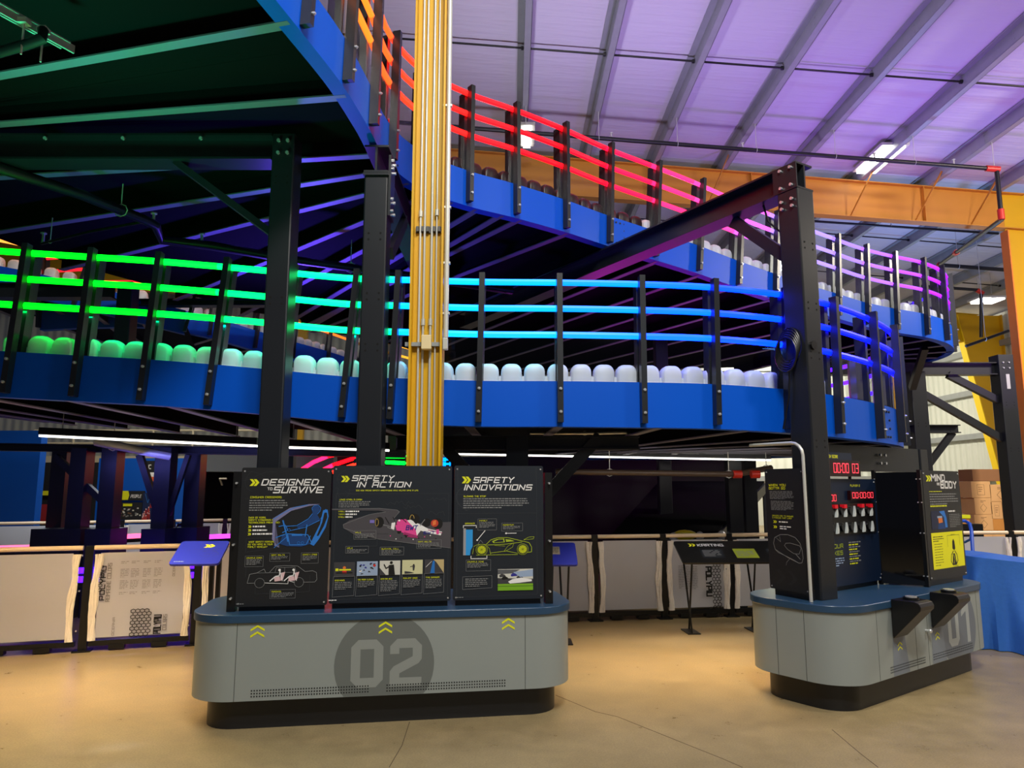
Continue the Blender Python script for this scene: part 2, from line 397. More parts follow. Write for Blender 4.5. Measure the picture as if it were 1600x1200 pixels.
# girts on end and side wall, wall bracing rods
for z, lab in ((1.9, 'lowest'), (3.4, 'second'), (5.0, 'third'), (6.5, 'topmost')):
    m = MB().bb((4, 29.78, z - .1), (17, 29.99, z + .1)); o = m.build('wall_girt', GALV); tag(o, f'{lab} galvanised girt across the pale end wall', 'girt', 'end wall girts')
    m = MB().bb((16.88, 12, z - .1), (17.09, 29.7, z + .1)); o = m.build('wall_girt', GALV); tag(o, f'{lab} galvanised girt along the right side wall', 'girt', 'side wall girts')
for a, b, lab in (((12.5, 29.745, 1.2), (15.4, 29.745, 6.6), 'thin bracing rod slanting across the pale end wall'), ((16.845, 18, 6.8), (16.845, 23.9, 1.0), 'thin bracing rod slanting down the right side wall')):
    o = MB().cyl(a, b, .02).build('bracing_rod', GALV); tag(o, lab, 'rod')

# roof sag rods, sprinkler lines
def sagrod(px0, py0, px1, py1, Y0, Y1, lab, r=.014):
    a, b = at(px0, py0, Y0), at(px1, py1, Y1)
    m = MB().cyl(a, b, r, 8)
    o = m.build('sag_rod', PIPE); tag(o, lab, 'rod', 'roof sag rods')
zr = lambda x: ROOF(x) - .12
for Y, lab in ((11.25, 'thin black sag rod line across the roof above everything'), (18.4, 'thin black sag rod line beyond the orange rafter'), (21.5, 'farthest thin black sag rod line under the roof')):
    m = MB().cyl((-6, Y, zr(-6)), (15, Y, zr(15)), .018, 8)
    for x, k in xs:
        m.cyl((x - .05, Y, zr(x)), (x - .01, Y, zr(x)), .035, 8); m.cyl((x + .01, Y, zr(x)), (x + .05, Y, zr(x)), .035, 8)
    tag(m.build('sag_rod', PIPE), lab, 'rod', 'roof sag rods')
def sprinkler(name, pts, r, label, hang=(), heads=(), coup=(), top=None, m_=PIPE):
    root = thing(name, label, 'pipe', pts[0])
    MB().tube(pts, r, 10).build('pipe', m_, root)
    for h in hang:
        h = V(h); MB().cyl(h, (h.x, h.y, top(h) if callable(top) else top), .006, 6).tube([h + V((0, math.cos(t) * r * 1.25, math.sin(t) * r * 1.25)) for t in [k * PI / 4 for k in range(9)]], .005, 5).build('hanger', ZINC, root)
    for h in heads:
        h = V(h); MB().cyl(h, h + V((0, 0, .09)), .014, 8).cyl(h + V((0, 0, .09)), h + V((0, 0, .1)), .03, 8).build('sprinkler_head', ZINC, root)
    for a, b in coup: MB().cyl(a, b, r * 1.45, 12).build('coupling', REDM, root)
    return root
Yp = 12.9
zs = lambda x: ROOF(x) - .78
A, B = V((-4, Yp, zs(-4))), V((9.05, Yp, zs(9.05)))
sprinkler('sprinkler_pipe', [A, B], .04, 'black sprinkler pipe hung below the purlins, ending in a red elbow',
          [(x + .06, Yp, zs(x)) for x, k in xs[:7]], [(x, Yp, zs(x) + .03) for x in (-1, 1.9, 4.4, 6.9, 8.4)],
          [((9.0, Yp, zs(9)), (9.25, Yp, zs(9.25)))], lambda h: ROOF(h.x) - .2)
E = V((9.2, Yp, zs(9.2)))
sprinkler('sprinkler_drop', [E, E - V((0, 0, .95))], .04, 'black vertical sprinkler drop pipe under the red elbow at right', coup=[(E - V((0, 0, 1.0)), E - V((0, 0, .8)))])
E2 = E - V((0, 0, 1.0))
F2 = at(1467, 414, 17.5)
sprinkler('sprinkler_branch', [E2, F2], .045, 'dark sprinkler main slanting away behind the orange column', coup=[(F2 + (E2 - F2) * .02, F2), (F2 + (E2 - F2) * .32, F2 + (E2 - F2) * .35)])
sprinkler('sprinkler_branch', [F2, F2 + V((5.5, .2, -.35))], .05, 'thick black pipe running level to the far right below the rafter', [F2 + V((.5, .02, -.03)), F2 + V((4, .15, -.25))], top=lambda h: ROOF(h.x))
G2 = at(1262, 345, 17.0)
sprinkler('sprinkler_branch', [at(1262, 345, 17.0), at(1560, 365, 17.0)], .03, 'slim black pipe crossing beneath the orange rafter at right', [at(1392, 352, 17.0)], top=lambda h: ROOF(h.x))
H2 = at(1533, 455, 20.0)
sprinkler('sprinkler_branch', [at(1440, 447, 20), at(1528, 453, 20), at(1533, 460, 20), at(1533, 527, 20)], .045, 'dark pipe with a bend dropping beside the far yellow column', [at(1480, 450, 20)], top=lambda h: ROOF(h.x), coup=[(at(1526, 453, 20), at(1536, 459, 20))])
sprinkler('sprinkler_branch', [at(1509, 541, 17), at(1576, 517, 17)], .035, 'short grey pipe slanting across the far yellow column', [at(1540, 530, 17)], top=lambda h: ROOF(h.x))

# X bracing of the roof
for a, b, lab in (((1518, 136, 17), (1640, 163, 17.5), 'lower'), ((1508, 147, 17), (1640, 137, 17.5), 'upper')):
    o = MB().bar(at(*a), at(*b), .06, .06).build('roof_brace', PIPE); tag(o, f'black crossing roof brace, {lab} end at the right frame edge', 'brace')

# high bay lamps in view
LAMPM = mat('lit_lamp_tube', (250, 250, 245), .4, 0, (1, .97, .88, 1), 7)
def highbay(px0, py0, px1, py1, Y, ln, w, label, top):
    a, b = at(px0, py0, Y), at(px1, py1, Y); c = (a + b) / 2
    root = thing('high_bay_light', label, 'ceiling light', c)
    MB().box(c + V((0, 0, .05)), (w + .1, ln, .06)).build('housing', ZINC, root)
    for s_ in (-1, 1): MB().box(c + V((s_ * w * .27, 0, .0)), (w * .34, ln * .96, .05)).build('lamp_tube', LAMPM, root)
    for s_ in (-1, 1): MB().cyl(c + V((0, s_ * ln * .35, .07)), V((c.x, c.y + s_ * ln * .35, ROOF(c.x) + .02)), .005, 6).build('suspension_wire', GALV, root)
    MB().tube([c + V((0, .3, .08)), c + V((-.06, .3, .4)), c + V((-.02, .3, .8)), V((c.x, c.y + .3, ROOF(c.x) - .2))], .014, 6).build('power_cord', ZINC, root)
highbay(1350, 250, 1400, 250, 14.1, 1.25, .46, 'lit twin-tube high bay light beside the orange rafter, right', 0)
highbay(1524, 470, 1562, 470, 21.0, .6, .75, 'lit twin-tube high bay light before the far yellow column', 0)
highbay(800, 214, 830, 214, 13.6, .9, .42, 'lit twin-tube high bay light seen through the red rails', 0)
# ------------------------------------------------------------------ elevated tracks
class Path:
    def __init__(s, ctl):
        s.ctl = [V(p[:3]) for p in ctl]; s.wid = [p[3] if len(p) > 3 else 4.2 for p in ctl]
        s.P = []; s.W = []; s.k = []          # dense samples; s.k[i] = sample index of control i
        n = len(ctl)
        for i in range(n):
            s.k.append(len(s.P)); s.P.append(s.ctl[i]); s.W.append(s.wid[i])
            if i == n - 1: break
            p0, p1, p2, p3 = s.ctl[max(i - 1, 0)], s.ctl[i], s.ctl[i + 1], s.ctl[min(i + 2, n - 1)]
            for q in range(1, 8):
                t = q / 8
                s.P.append(.5 * (2 * p1 + (p2 - p0) * t + (2 * p0 - 5 * p1 + 4 * p2 - p3) * t * t + (3 * p1 - p0 - 3 * p2 + p3) * t ** 3))
                s.W.append(s.wid[i] * (1 - t) + s.wid[i + 1] * t)
        s.T = []; m = len(s.P)
        for i in range(m):
            d = s.P[min(i + 1, m - 1)] - s.P[max(i - 1, 0)]; s.T.append(V((d.x, d.y, 0)).normalized())
        s.N = [V((t.y, -t.x, 0)) for t in s.T]     # outward, to the visitor's side
        s.L = [0]
        for a, b in zip(s.P[:-1], s.P[1:]): s.L.append(s.L[-1] + (b - a).length)
    def off(s, i, o, h): return s.P[i] + s.N[i] * o + V((0, 0, h))
    def ribbon(s, prof, i0=0, i1=None, mb=None):
        """sweep a closed profile [(outward, height)] from sample i0 to i1"""
        i1 = len(s.P) - 1 if i1 is None else i1; n = len(prof); mb = mb or MB()
        vs = [s.off(i, o, h) for i in range(i0, i1 + 1) for o, h in prof]; m = i1 - i0
        mb.add(vs, [(a * n + k, a * n + (k + 1) % n, (a + 1) * n + (k + 1) % n, (a + 1) * n + k) for a in range(m) for k in range(n)])
        mb.add(vs[:n] + vs[-n:], [list(range(n))[::-1], list(range(n, 2 * n))]); return mb
    def at_len(s, L):
        for i in range(len(s.L) - 1):
            if s.L[i + 1] >= L:
                t = (L - s.L[i]) / (s.L[i + 1] - s.L[i]); return s.P[i].lerp(s.P[i + 1], t), s.N[i].lerp(s.N[i + 1], t).normalized()
        return s.P[-1], s.N[-1]

def block_mesh():
    # rounded, tombstone-topped plastic barrier module, w .168, h .34, d .13
    prof = []; w, h, r = .083, .315, .06
    prof = [(-w, 0), (w, 0)] + [(w - r + r * math.cos(PI / 2 * k / 5), h - r * 1.1 + r * 1.1 * math.sin(PI / 2 * k / 5)) for k in range(6)] + \
           [(-w + r - r * math.sin(PI / 2 * k / 5), h - r * 1.1 + r * 1.1 * math.cos(PI / 2 * k / 5)) for k in range(6)]
    m = MB(); n = len(prof); rings = []
    for y, sc in ((-.07, .80), (-.062, .91), (-.042, .985), (-.02, 1), (.02, 1), (.042, .985), (.062, .91), (.07, .80)):
        rings.append([(x * sc, y, (z - .15) * (sc if z > .15 else 1) + .15) for x, z in prof])
    vs = [p for r_ in rings for p in r_]
    m.add(vs, [(a * n + k, a * n + (k + 1) % n, (a + 1) * n + (k + 1) % n, (a + 1) * n + k) for a in range(len(rings) - 1) for k in range(n)], None, True)
    m.add(rings[0], [list(range(n))[::-1]], None, True); m.add(rings[-1], [list(range(n))], None, True)
    m.bb((-.0935, -.03, 0), (.0935, .03, .215))      # the web that hooks modules together
    return m
BLOCKS = {}
def blocks(path, L0, L1, material, label, group, inset=.135, base=.2, pitch=.187, far=False):
    key = material.name
    if key not in BLOCKS:
        proto = block_mesh().build('barrier_block', material); BLOCKS[key] = [proto, False]
    proto = BLOCKS[key][0]; i = 0; L = L0
    while L < L1:
        p, n = path.at_len(L)
        if BLOCKS[key][1]: o = proto.copy(); COL.objects.link(o)
        else: o = proto; BLOCKS[key][1] = True
        o.location = p - n * inset + V((0, 0, base)); o.rotation_euler = (0, 0, math.atan2(n.y, n.x) + PI / 2)
        tag(o, label % nth(i), 'barrier block', group); i += 1; L += pitch

def post(path, ci, h=1.22, name='railing_post', w=.045, dpt=.07, parent=None, bolts=True):
    i = path.k[ci]; p, n, t = path.P[i], path.N[i], path.T[i]
    c = p + n * (dpt / 2 + .004)
    a_, b_ = path.P[max(i - 3, 0)], path.P[min(i + 3, len(path.P) - 1)]; t3 = (b_ - a_).normalized(); up3 = n.cross(t3); up3 = up3 if up3.z > 0 else -up3; up3 /= up3.z
    m = MB(); q = lambda a, b, z: c + t * a + n * b + up3 * z
    prof = [(-.5, -.5), (.5, -.5), (.5, .5), (-.5, .5)]
    vs = [q(a * w, b * dpt, .03) for a, b in prof] + [q(a * w, b * dpt, h) for a, b in prof]
    m.add(vs, [(3, 2, 1, 0), (4, 5, 6, 7), (0, 1, 5, 4), (1, 2, 6, 5), (2, 3, 7, 6), (3, 0, 4, 7)])
    o = m.build(name, BLACK, parent)
    # the slimmer inner leg that carries the tubes
    q2 = lambda a, b, z: p + t * a + n * b + up3 * z
    vs = [q2(a * .05, -.04 - b * .1, z) for z in (.34, h - .03) for a, b in ((-.5, 0), (.5, 0), (.5, 1), (-.5, 1))]
    MB().add(vs, [(3, 2, 1, 0), (4, 5, 6, 7), (0, 1, 5, 4), (1, 2, 6, 5), (2, 3, 7, 6), (3, 0, 4, 7)]).build('inner_leg', BLACK, o)
    if bolts:
        for z in (.11, .29):
            MB().cyl(q(0, dpt / 2, z), q(0, dpt / 2 + .012, z), .012, 10).cyl(q(0, dpt / 2 + .012, z), q(0, dpt / 2 + .02, z), .007, 8).build('bolt', BOLT, o)
    return o
HGT = (1.165, .95, .735)
def track(name, label, path, posts, ledcol, i_led=None, joist_from=0, joist_to=None, fascia_to=None, panels=True, dots=False, joist_gap=.78, bolts=True, reach=None):
    root = thing(name, label, 'elevated track', path.ctl[0])
    n = len(path.P) - 1
    # fascia plates, split at plate joints
    cuts = sorted(set([0, n] + [path.k[j] for j in range(0, len(path.k), 6)] + [path.k[-1]]))
    for a, b in zip(cuts[:-1], cuts[1:]):
        f = path.ribbon([(0, .0), (0, .36), (-.018, .36), (-.018, .012), (-.11, .012), (-.11, 0)], a, b)
        f.build('fascia', BLUE, root)
    # deck
    m = MB(); vs = []
    for i in range(n + 1):
        w = path.W[i]
        for o_, h in ((-.02, .15), (-.02, .2), (-w, .2), (-w, .15)): vs.append(path.off(i, o_, h))
    m.add(vs, [(i * 4 + k, i * 4 + (k + 1) % 4, (i + 1) * 4 + (k + 1) % 4, (i + 1) * 4 + k) for i in range(n) for k in range(4)])
    m.add(vs[:4] + vs[-4:], [(3, 2, 1, 0), (4, 5, 6, 7)])
    m.build('deck', DECK, root)
    # joists square to the edge
    L = .3
    while L < path.L[-1] - .1:
        i = min(range(n + 1), key=lambda k: abs(path.L[k] - L))
        a, b = path.off(i, -.03, .075), path.off(i, -path.W[i] * .99, .075)
        MB().bar(a - V((0, 0, .069)), b - V((0, 0, .069)), .075, .012, (0, 0, 1), JOIST).bar(a + V((0, 0, .006)), b + V((0, 0, .006)), .012, .137, (0, 0, 1), DECK).build('joist', None, root); L += joist_gap(L) if callable(joist_gap) else joist_gap  # light flange, near-black web: glow and shade put into one paint's colour
    # posts, light tubes, panels
    for j in posts: post(path, j, parent=root, bolts=bolts)
    for a, b in zip(posts[:-1], posts[1:]):
        ia, ib = path.k[a], path.k[b]
        for hi, h in enumerate(HGT):
            mm = MB(); sm = 3
            pts = [path.off(i, -.01, h) for i in range(ia, ib + 1, 2)]
            mid = (pts[0] + pts[-1]) / 2
            c = ledcol((a + b) / 2)
            mm.tube(pts, .026, 8)
            mm.build('light_tube', c, root)
        if panels:
            path.ribbon([(-.012, .37), (-.012, .71), (-.02, .71), (-.02, .37)], ia, ib).build('clear_panel', CLEAR, root)
    return root

LOW = Path([(-6.9, 5.5, 2.46), (-6.2, 5.45, 2.42), (-5.6, 5.45, 2.39), (-5.0, 5.46, 2.345), (-4.45, 5.48, 2.31), (-3.91, 5.51, 2.28), (-3.4, 5.54, 2.255),
    (-2.89, 5.57, 2.23), (-2.38, 5.6, 2.195), (-1.86, 5.61, 2.15), (-1.33, 5.61, 2.1), (-.95, 5.6, 2.085), (-.26, 5.58, 2.06), (.375, 5.6, 2.06),
    (1.03, 5.63, 2.055), (1.62, 5.7, 2.05), (2.24, 5.85, 2.03), (2.76, 6.1, 2.01, 4.0), (3.36, 6.6, 2.0, 3.6), (3.85, 7.15, 2.0, 3.1), (4.22, 7.75, 2.0, 2.8),
    (4.42, 8.4, 2.0, 2.6), (4.46, 9.1, 2.0, 2.5), (4.3, 9.8, 2.0, 2.5), (3.95, 10.4, 2.0, 2.5), (3.4, 10.85, 2.0, 2.5), (2.7, 11.1, 2.0, 2.5), (1.9, 11.2, 2.0, 2.5), (1.1, 11.2, 2.0, 2.5)])
LOWC = {5: (0, 255, 40), 6: (0, 255, 50), 7: (0, 255, 90), 8: (0, 255, 170), 9: (0, 255, 228), 10: (0, 255, 245), 11: (0, 246, 255), 12: (0, 225, 255),
        13: (0, 190, 255), 14: (0, 150, 255), 15: (0, 110, 255), 16: (0, 60, 255), 17: (0, 38, 255), 18: (10, 30, 255), 19: (30, 30, 255), 20: (70, 40, 255), 21: (120, 40, 255), 22: (170, 40, 255), 23: (220, 40, 255), 24: (255, 40, 255)}
def lowled(x):
    k = int(x); c = LOWC.get(max(5, min(24, k))); return led('light_tube_%d_%d_%d' % c, *c, 10.0 if c[1] < 160 else 4.0)
track('kart_track', 'lower elevated kart track with blue fascia and green to blue light rails', LOW, list(range(1, 29)), lowled)
blocks(LOW, LOW.L[LOW.k[5]] - .04, LOW.L[LOW.k[9]] + .1, WHITEP, '%s white barrier block from the left edge on the lower track', 'barrier blocks on the green-lit stretch')
blocks(LOW, LOW.L[LOW.k[9]] + .18, LOW.L[LOW.k[17]], WHITEP, '%s white barrier block right of the left black column, lower track', 'barrier blocks on the blue-lit stretch')

UP = Path([(-2.15, .6, 4.5, 5), (-1.98, 1.2, 4.49, 5), (-1.83, 1.8, 4.47, 5), (-1.68, 2.4, 4.45, 5), (-1.55, 3.0, 4.43, 5), (-1.43, 3.55, 4.40, 5), (-1.30, 4.06, 4.37, 5), (-1.165, 4.6, 4.33, 5), (-1.095, 5.16, 4.31, 5), (-1.04, 5.72, 4.29, 5.2),
    (-.82, 6.22, 4.28, 5.6), (-.43, 6.59, 4.27, 6.2), (.03, 6.9, 4.27, 6.3), (.557, 7.3, 4.27, 6.5), (1.07, 7.72, 4.26, 7), (1.65, 8.06, 4.21, 7.6), (2.24, 8.4, 4.15, 8.4), (2.82, 8.74, 4.07, 8.6), (3.4, 9.07, 4.0, 8.4),
    (3.98, 9.4, 3.94, 7.6), (4.5, 9.7, 3.9, 6.5), (5.05, 10.0, 3.85, 5.4), (5.6, 10.25, 3.82, 4.4), (6.15, 10.45, 3.79, 3.4), (6.65, 10.8, 3.78, 2.6), (7.05, 11.25, 3.78, 2.3),
    (7.33, 11.75, 3.78, 2.1), (7.45, 12.3, 3.78, 2.1), (7.42, 12.9, 3.78, 2.1), (7.2, 13.5, 3.78, 2.1), (6.8, 14.0, 3.78, 2.1)])
UPC = [(255, 225, 90)] * 5 + [(255, 215, 80), (255, 200, 60), (255, 175, 50), (255, 130, 50), (255, 85, 45), (255, 50, 45), (255, 35, 50), (255, 20, 45), (255, 20, 60), (255, 30, 100), (255, 60, 160), (255, 90, 215), (250, 130, 255),
       (235, 170, 255), (215, 180, 255), (205, 160, 255), (225, 140, 255), (235, 100, 255), (235, 50, 255), (225, 20, 255), (190, 20, 255), (150, 30, 255), (120, 40, 255), (100, 40, 255), (90, 40, 255), (90, 40, 255)]
def upled(x):
    c = UPC[min(int(x), len(UPC) - 1)]; return led('light_tube_%d_%d_%d' % c, *c, 6.0 if c[1] < 100 and c[2] < 190 else 2.6)
track('kart_track', 'upper elevated kart track with blue fascia and yellow, red and violet light rails', UP, list(range(2, 31)), upled, joist_gap=lambda L: .8 if L < UP.L[UP.k[8]] else .27 if L < UP.L[UP.k[12]] else .66)
blocks(UP, UP.L[UP.k[11]] - .24, UP.L[UP.k[15]], DARKP, '%s dark barrier block from the yellow column, upper track', 'dark barrier blocks on the upper track')
blocks(UP, UP.L[UP.k[15]], UP.L[UP.k[25]], WHITEP, '%s white barrier block after the dark ones, upper track', 'white barrier blocks on the upper track')

def splice(path, i, L, lab_root):
    k = path.k[i]; p, n = path.P[k], path.N[k]; t = path.T[k]; c = p + t * L
    m = MB()
    for a in (-.09, -.03, .03, .09):
        for z in (.06, .14, .22, .3):
            if abs(a) > .05 or z in (.06, .3): q = c + t * a + V((0, 0, z)); m.cyl(q, q + n * .012, .011, 8)
    m.build('splice_bolt', BLACKB, lab_root)
tr_low = [o for o in COL.objects if o.name == 'kart_track'][0]; tr_up = [o for o in COL.objects if o.name == 'kart_track.001'][0]
splice(UP, 14, .16, tr_up); splice(UP, 9, .2, tr_up); splice(LOW, 18, .25, tr_low)
# ------------------------------------------------------------------ columns and frames that carry the tracks
def column(label, c, w, d, z0, z1, rz=0, holes=(), plate=False, name='support_column'):
    root = thing(name, label, 'column', (c[0], c[1], z0), rz)
    m = MB(); m.prism(rrect(-w / 2, -d / 2, w / 2, d / 2, .012, 2), 0, z1 - z0); m.build('shaft', BLACK, root, local=True)
    m = MB()
    for z in holes:
        for a in (-.25, .25):
            for dz in (0, .05): m.cyl((a * w, -d / 2 - .0015, z + dz - z0), (a * w, -d / 2 + .001, z + dz - z0), .0085, 10)
    if holes: m.build('bolt_hole', mat('hole_black', (4, 4, 5), .9), root, local=True)
    if plate: MB().box((0, 0, .012), (w + .14, d + .14, .024)).build('base_plate', BLACK, root, local=True)
    return root
def beam_part(root, a, b, w, h, name='beam', bolts=0):
    m = MB().ibeam(a, b, w, h, .016); o = m.build(name, BLACK, root); return o
def bolts(root, pts, n, r=.014):
    for p in pts:
        p = V(p); MB().cyl(p, p + n * .018, r, 6).build('bolt', BOLT, root)

# left column rising out of kiosk 02 with the beam to the left
CT = .752
r = column('black steel column behind the DESIGNED TO SURVIVE board, beam to its left', (-1.765, 5.32), .175, .2, CT, 4.3, 0, (2.95, 3.9))
beam_part(r, (-1.86, 5.32, 4.2), (-6.4, 5.32, 4.2), .2, .21)
MB().bar((-2.62, 5.32, 4.1), (-1.84, 5.32, 3.52), .12, .05).build('knee_brace', BLACK, r)
bolts(r, [(-1.80, 5.218, z) for z in (4.14, 4.24)] + [(-1.73, 5.218, z) for z in (4.14, 4.24)], V((0, -1, 0)))
bolts(r, [(x, 5.215, 4.255) for x in (-2.4, -3.0, -3.6)], V((0, -1, 0)))
# second column, beam running back from its head
r = column('black steel column behind the SAFETY IN ACTION board, open beam end on its head', (-1.07, 5.46), .185, .2, CT, 4.04, 0, (2.62, 3.02, 3.5))
beam_part(r, (-1.07, 5.34, 4.155), (-1.07, 10.2, 4.155), .19, .225)
MB().box((-1.07, 5.45, 4.03), (.2, .22, .02)).build('cap_plate', BLACK, r)
MB().bar((-.98, 5.56, 3.45), (-1.0, 6.4, 4.05), .05, .1).build('knee_brace', BLACK, r)
MB().bb((-.975, 5.37, 3.7), (-.955, 5.55, 4.2)).build('side_plate', BLACK, r)
bolts(r, [(-.955, 5.41 + .09 * i, z) for i in (0, 1) for z in (3.75, 3.85, 4.1, 4.17)], V((1, 0, 0)))

# portal over kiosk 01: column and beam to the upper track
d = V((-.512, .859, 0)); s_ = V((.859, .512, 0)); C0 = V((2.35, 5.67, 0)); ang = math.atan2(s_.y, s_.x)
r = column('tall black portal column rising out of kiosk 01 with a long beam to the upper track', (C0.x, C0.y), .2, .2, CT, 4.0, ang, (1.9, 2.6, 3.0, 3.5))
def pz(v, z): return V((v.x, v.y, z))
beam_part(r, pz(C0 - d * .1, 4.115), pz(C0 + d * 6.0, 4.115), .2, .225)
MB().bar(pz(C0 + d * .07, 3.45), pz(C0 + d * .66, 3.98), .05, .1).build('knee_brace', BLACK, r)
MB().bar(pz(C0 + d * .13 - s_ * .1, 4.115), pz(C0 - d * .1 - s_ * .1, 4.115), .012, .22).build('gusset_plate', BLACK, r)
bolts(r, [pz(C0 - s_ * .106 + d * t, z) for t in (-.05, .05) for z in (3.86, 3.92, 4.04, 4.19)], -s_)
MB().tube([pz(C0 - s_ * .03 + d * .3, 4.0), pz(C0 + d * .28, 3.85), pz(C0 + d * .16, 3.72), pz(C0 + d * .115, 3.4), pz(C0 + d * .12, 2.6)], .01, 6).build('cable', PIPE, r)
# coil of cable and round socket on the portal column
m = MB()
for k in range(5):
    cc = pz(C0 - s_ * (.115 + .012 * k), 2.72 - .02 * k)
    m.tube([cc + d * (.05 + .1 * math.cos(t)) + V((0, 0, .14 * math.sin(t))) for t in [j * PI / 8 for j in range(17)]], .008, 6)
m.tube([pz(C0 - s_ * .12 + d * .05, 2.6), pz(C0 - s_ * .13 + d * .07, 2.3), pz(C0 - s_ * .15 + d * .12, 2.05)], .008, 6)
tag(m.build('cable_coil', BLACKB), 'coil of black cable hung on the portal column beside the blue rails', 'cable')
m = MB(); cc = pz(C0 - d * .1 + s_ * -.03, 2.7); m.cyl(cc, cc - d * .02, .035, 16)
m.build('socket', BLACKB, r)

# V braced column under the lower fascia
r = thing('support_column', 'slate black column with V braces under the blue fascia behind SAFETY INNOVATIONS', 'column', (.045, 6.25, 0))
MB().box((.045, 6.25, 1.02), (.19, .19, 2.02)).build('shaft', BLACK, r)
for sx in (-1, 1): MB().bar((.045 + sx * .06, 6.25, 1.32), (.045 + sx * .72, 6.25, 2.03), .1, .11, (0, 1, 0)).build('v_brace', BLACK, r)
MB().ibeam((-1.0, 6.25, 1.97), (1.1, 6.25, 1.97), .15, .12).build('beam', BLACK, r)
# columns with box footings under the left part of the lower track
for px, lab, fw, Y in ((94, 'left one of the pair of navy columns on the broad footing seen through the left barrier', 0, 9.6), (124, 'navy column on the broad footing seen above the left barrier', .62, 9.3),
                    (172, 'navy column with knee brace, between the broad footing and the PEOPLE sign', .32, 9.3), (256, 'navy column with V brace right of the PEOPLE sign', .30, 9.3), (303, 'navy column left of the dark doorway behind the barrier', .32, 9.6)):
    p = at(px, 780, Y); r = thing('support_column', lab, 'column', (p.x, Y, 0))
    MB().box((p.x, Y, 1.08), (.2, .2, 2.0)).build('shaft', BLACK, r)
    if fw: MB().box((p.x - (.13 if fw > .5 else 0), Y - .02, .535), (fw, .4, 1.07)).build('footing', BLACK, r)
    if px == 172: MB().bar((p.x - .75, Y, 1.98), (p.x - .08, Y, 1.4), .08, .07, (0, 1, 0)).build('knee_brace', BLACK, r)
    if px == 256:
        MB().bar((p.x - .35, Y, 2.0), (p.x - .02, Y, 1.15), .08, .07, (0, 1, 0)).build('knee_brace', BLACK, r); MB().bar((p.x + .28, Y, 2.0), (p.x + .05, Y, 1.15), .06, .06, (0, 1, 0)).build('knee_brace', BLACK, r)
o = MB().ibeam((-8, 9.5, 2.13), (-1.4, 9.5, 2.02), .2, .1).build('deck_beam', BLACK); tag(o, 'long dark beam over the navy columns at left', 'beam')
# frame at the right end
r = column('black frame column before the yellow tapered column at right, braces to its left', (8.72, 12.6), .27, .27, 0, 3.9, 0, (2.2, 3.0))
beam_part(r, (8.6, 12.6, 3.66), (5.4, 12.6, 3.66), .2, .22)
MB().bar((8.6, 12.6, 3.1), (7.75, 12.6, 3.56), .12, .09, (0, 1, 0)).build('knee_brace', BLACK, r)
MB().bar((8.6, 12.6, 2.42), (6.95, 12.6, 3.42), .12, .09, (0, 1, 0)).build('knee_brace', BLACK, r)
MB().box((8.72, 12.462, 3.42), (.06, .004, .26)).build('paper_tag', FILM, r)
bolts(r, [(8.66 + .1 * i, 12.465, z) for i in (0, 1) for z in (3.66, 3.76)], V((0, -1, 0)))
r = column('black column below the violet end of the upper track, short brace at right', (6.92, 12.2), .26, .26, 0, 3.54, 0, (2.6,))
MB().bar((6.62, 11.75, 3.2), (6.5, 11.1, 3.75), .1, .09).build('knee_brace', BLACK, r)
MB().bar((7.04, 12.2, 1.95), (7.5, 12.2, 2.5), .1, .08, (0, 1, 0)).build('knee_brace', BLACK, r)
MB().ibeam((6.2, 12.2, 2.56), (7.6, 12.2, 2.56), .16, .14).build('beam', BLACK, r)
r = column('black column right of the red timers under the lower track', (4.28, 7.62), .16, .16, 0, 1.98, .6)
m = MB().bar((2.75, 6.55, 1.86), (4.2, 7.55, 1.86), .12, .24)
m.build('edge_beam', BLACK, r)
bolts(r, [V((3.6, 7.05, z)) + V((.569, .392, 0)) * t for t in (0, .13) for z in (1.82, 1.9)], V((.57, -.82, 0)))

# yellow H column with conduits, in front of the lower track
YC = V((-.655, 5.42, 0)); W2 = .118
root = thing('building_column', 'bright yellow steel column with grey conduits between the two black columns', 'column', (YC.x, YC.y, 0))
for sx in (-1, 1): MB().bb((YC.x + sx * W2 - .008, 5.32, CT), (YC.x + sx * W2 + .008, 5.52, 9.0)).build('flange', YEL, root)
MB().bb((YC.x - W2, 5.41, CT), (YC.x + W2, 5.43, 9.0)).build('web', YEL, root)
for i, (dx, rr) in enumerate(((-.062, .009), (-.028, .009), (.028, .010), (.066, .0065))):
    MB().cyl((YC.x + dx, 5.385, CT), (YC.x + dx, 5.385, 8.9), rr, 10).build('conduit', ZINC, root)
MB().cyl((YC.x + .15, 5.36, 2.72), (YC.x + .15, 5.36, 8.9), .02, 12).build('conduit', ZINC, root)
for z in (3.75, 4.6, 2.9, 3.3): MB().bb((YC.x + .105, 5.345, z), (YC.x + .178, 5.375, z + .016)).build('conduit_strap', ZINC, root)
m = MB()
for dx in (-.085, -.045, -.005, .045, .085): m.bb((YC.x + dx - .008, 5.37, 3.57), (YC.x + dx + .012, 5.4, 3.61))
m.bb((YC.x - .1, 5.395, 3.565), (YC.x + .1, 5.408, 3.615)); m.build('conduit_clamp', mat('dark_clamp', (90, 90, 88), .4, .4), root)
MB().bb((YC.x - .16, 5.36, 2.655), (YC.x + .16, 5.40, 2.685)).build('strut_channel', GALV, root)
MB().bb((YC.x - .03, 5.3, 2.62), (YC.x + .045, 5.36, 2.73)).build('junction_box', mat('beige_outlet_box', (226, 208, 160), .5), root, .006)
MB().bb((YC.x + .13, 5.31, 2.62), (YC.x + .17, 5.36, 2.71)).build('junction_box', ZINC, root, .006)
for dx, z in ((-.062, 3.69), (.066, 3.7), (-.028, 2.82), (.028, 2.82)): MB().cyl((YC.x + dx, 5.385, z), (YC.x + dx, 5.385, z + .05), .016, 10).build('coupling', ZINC, root)

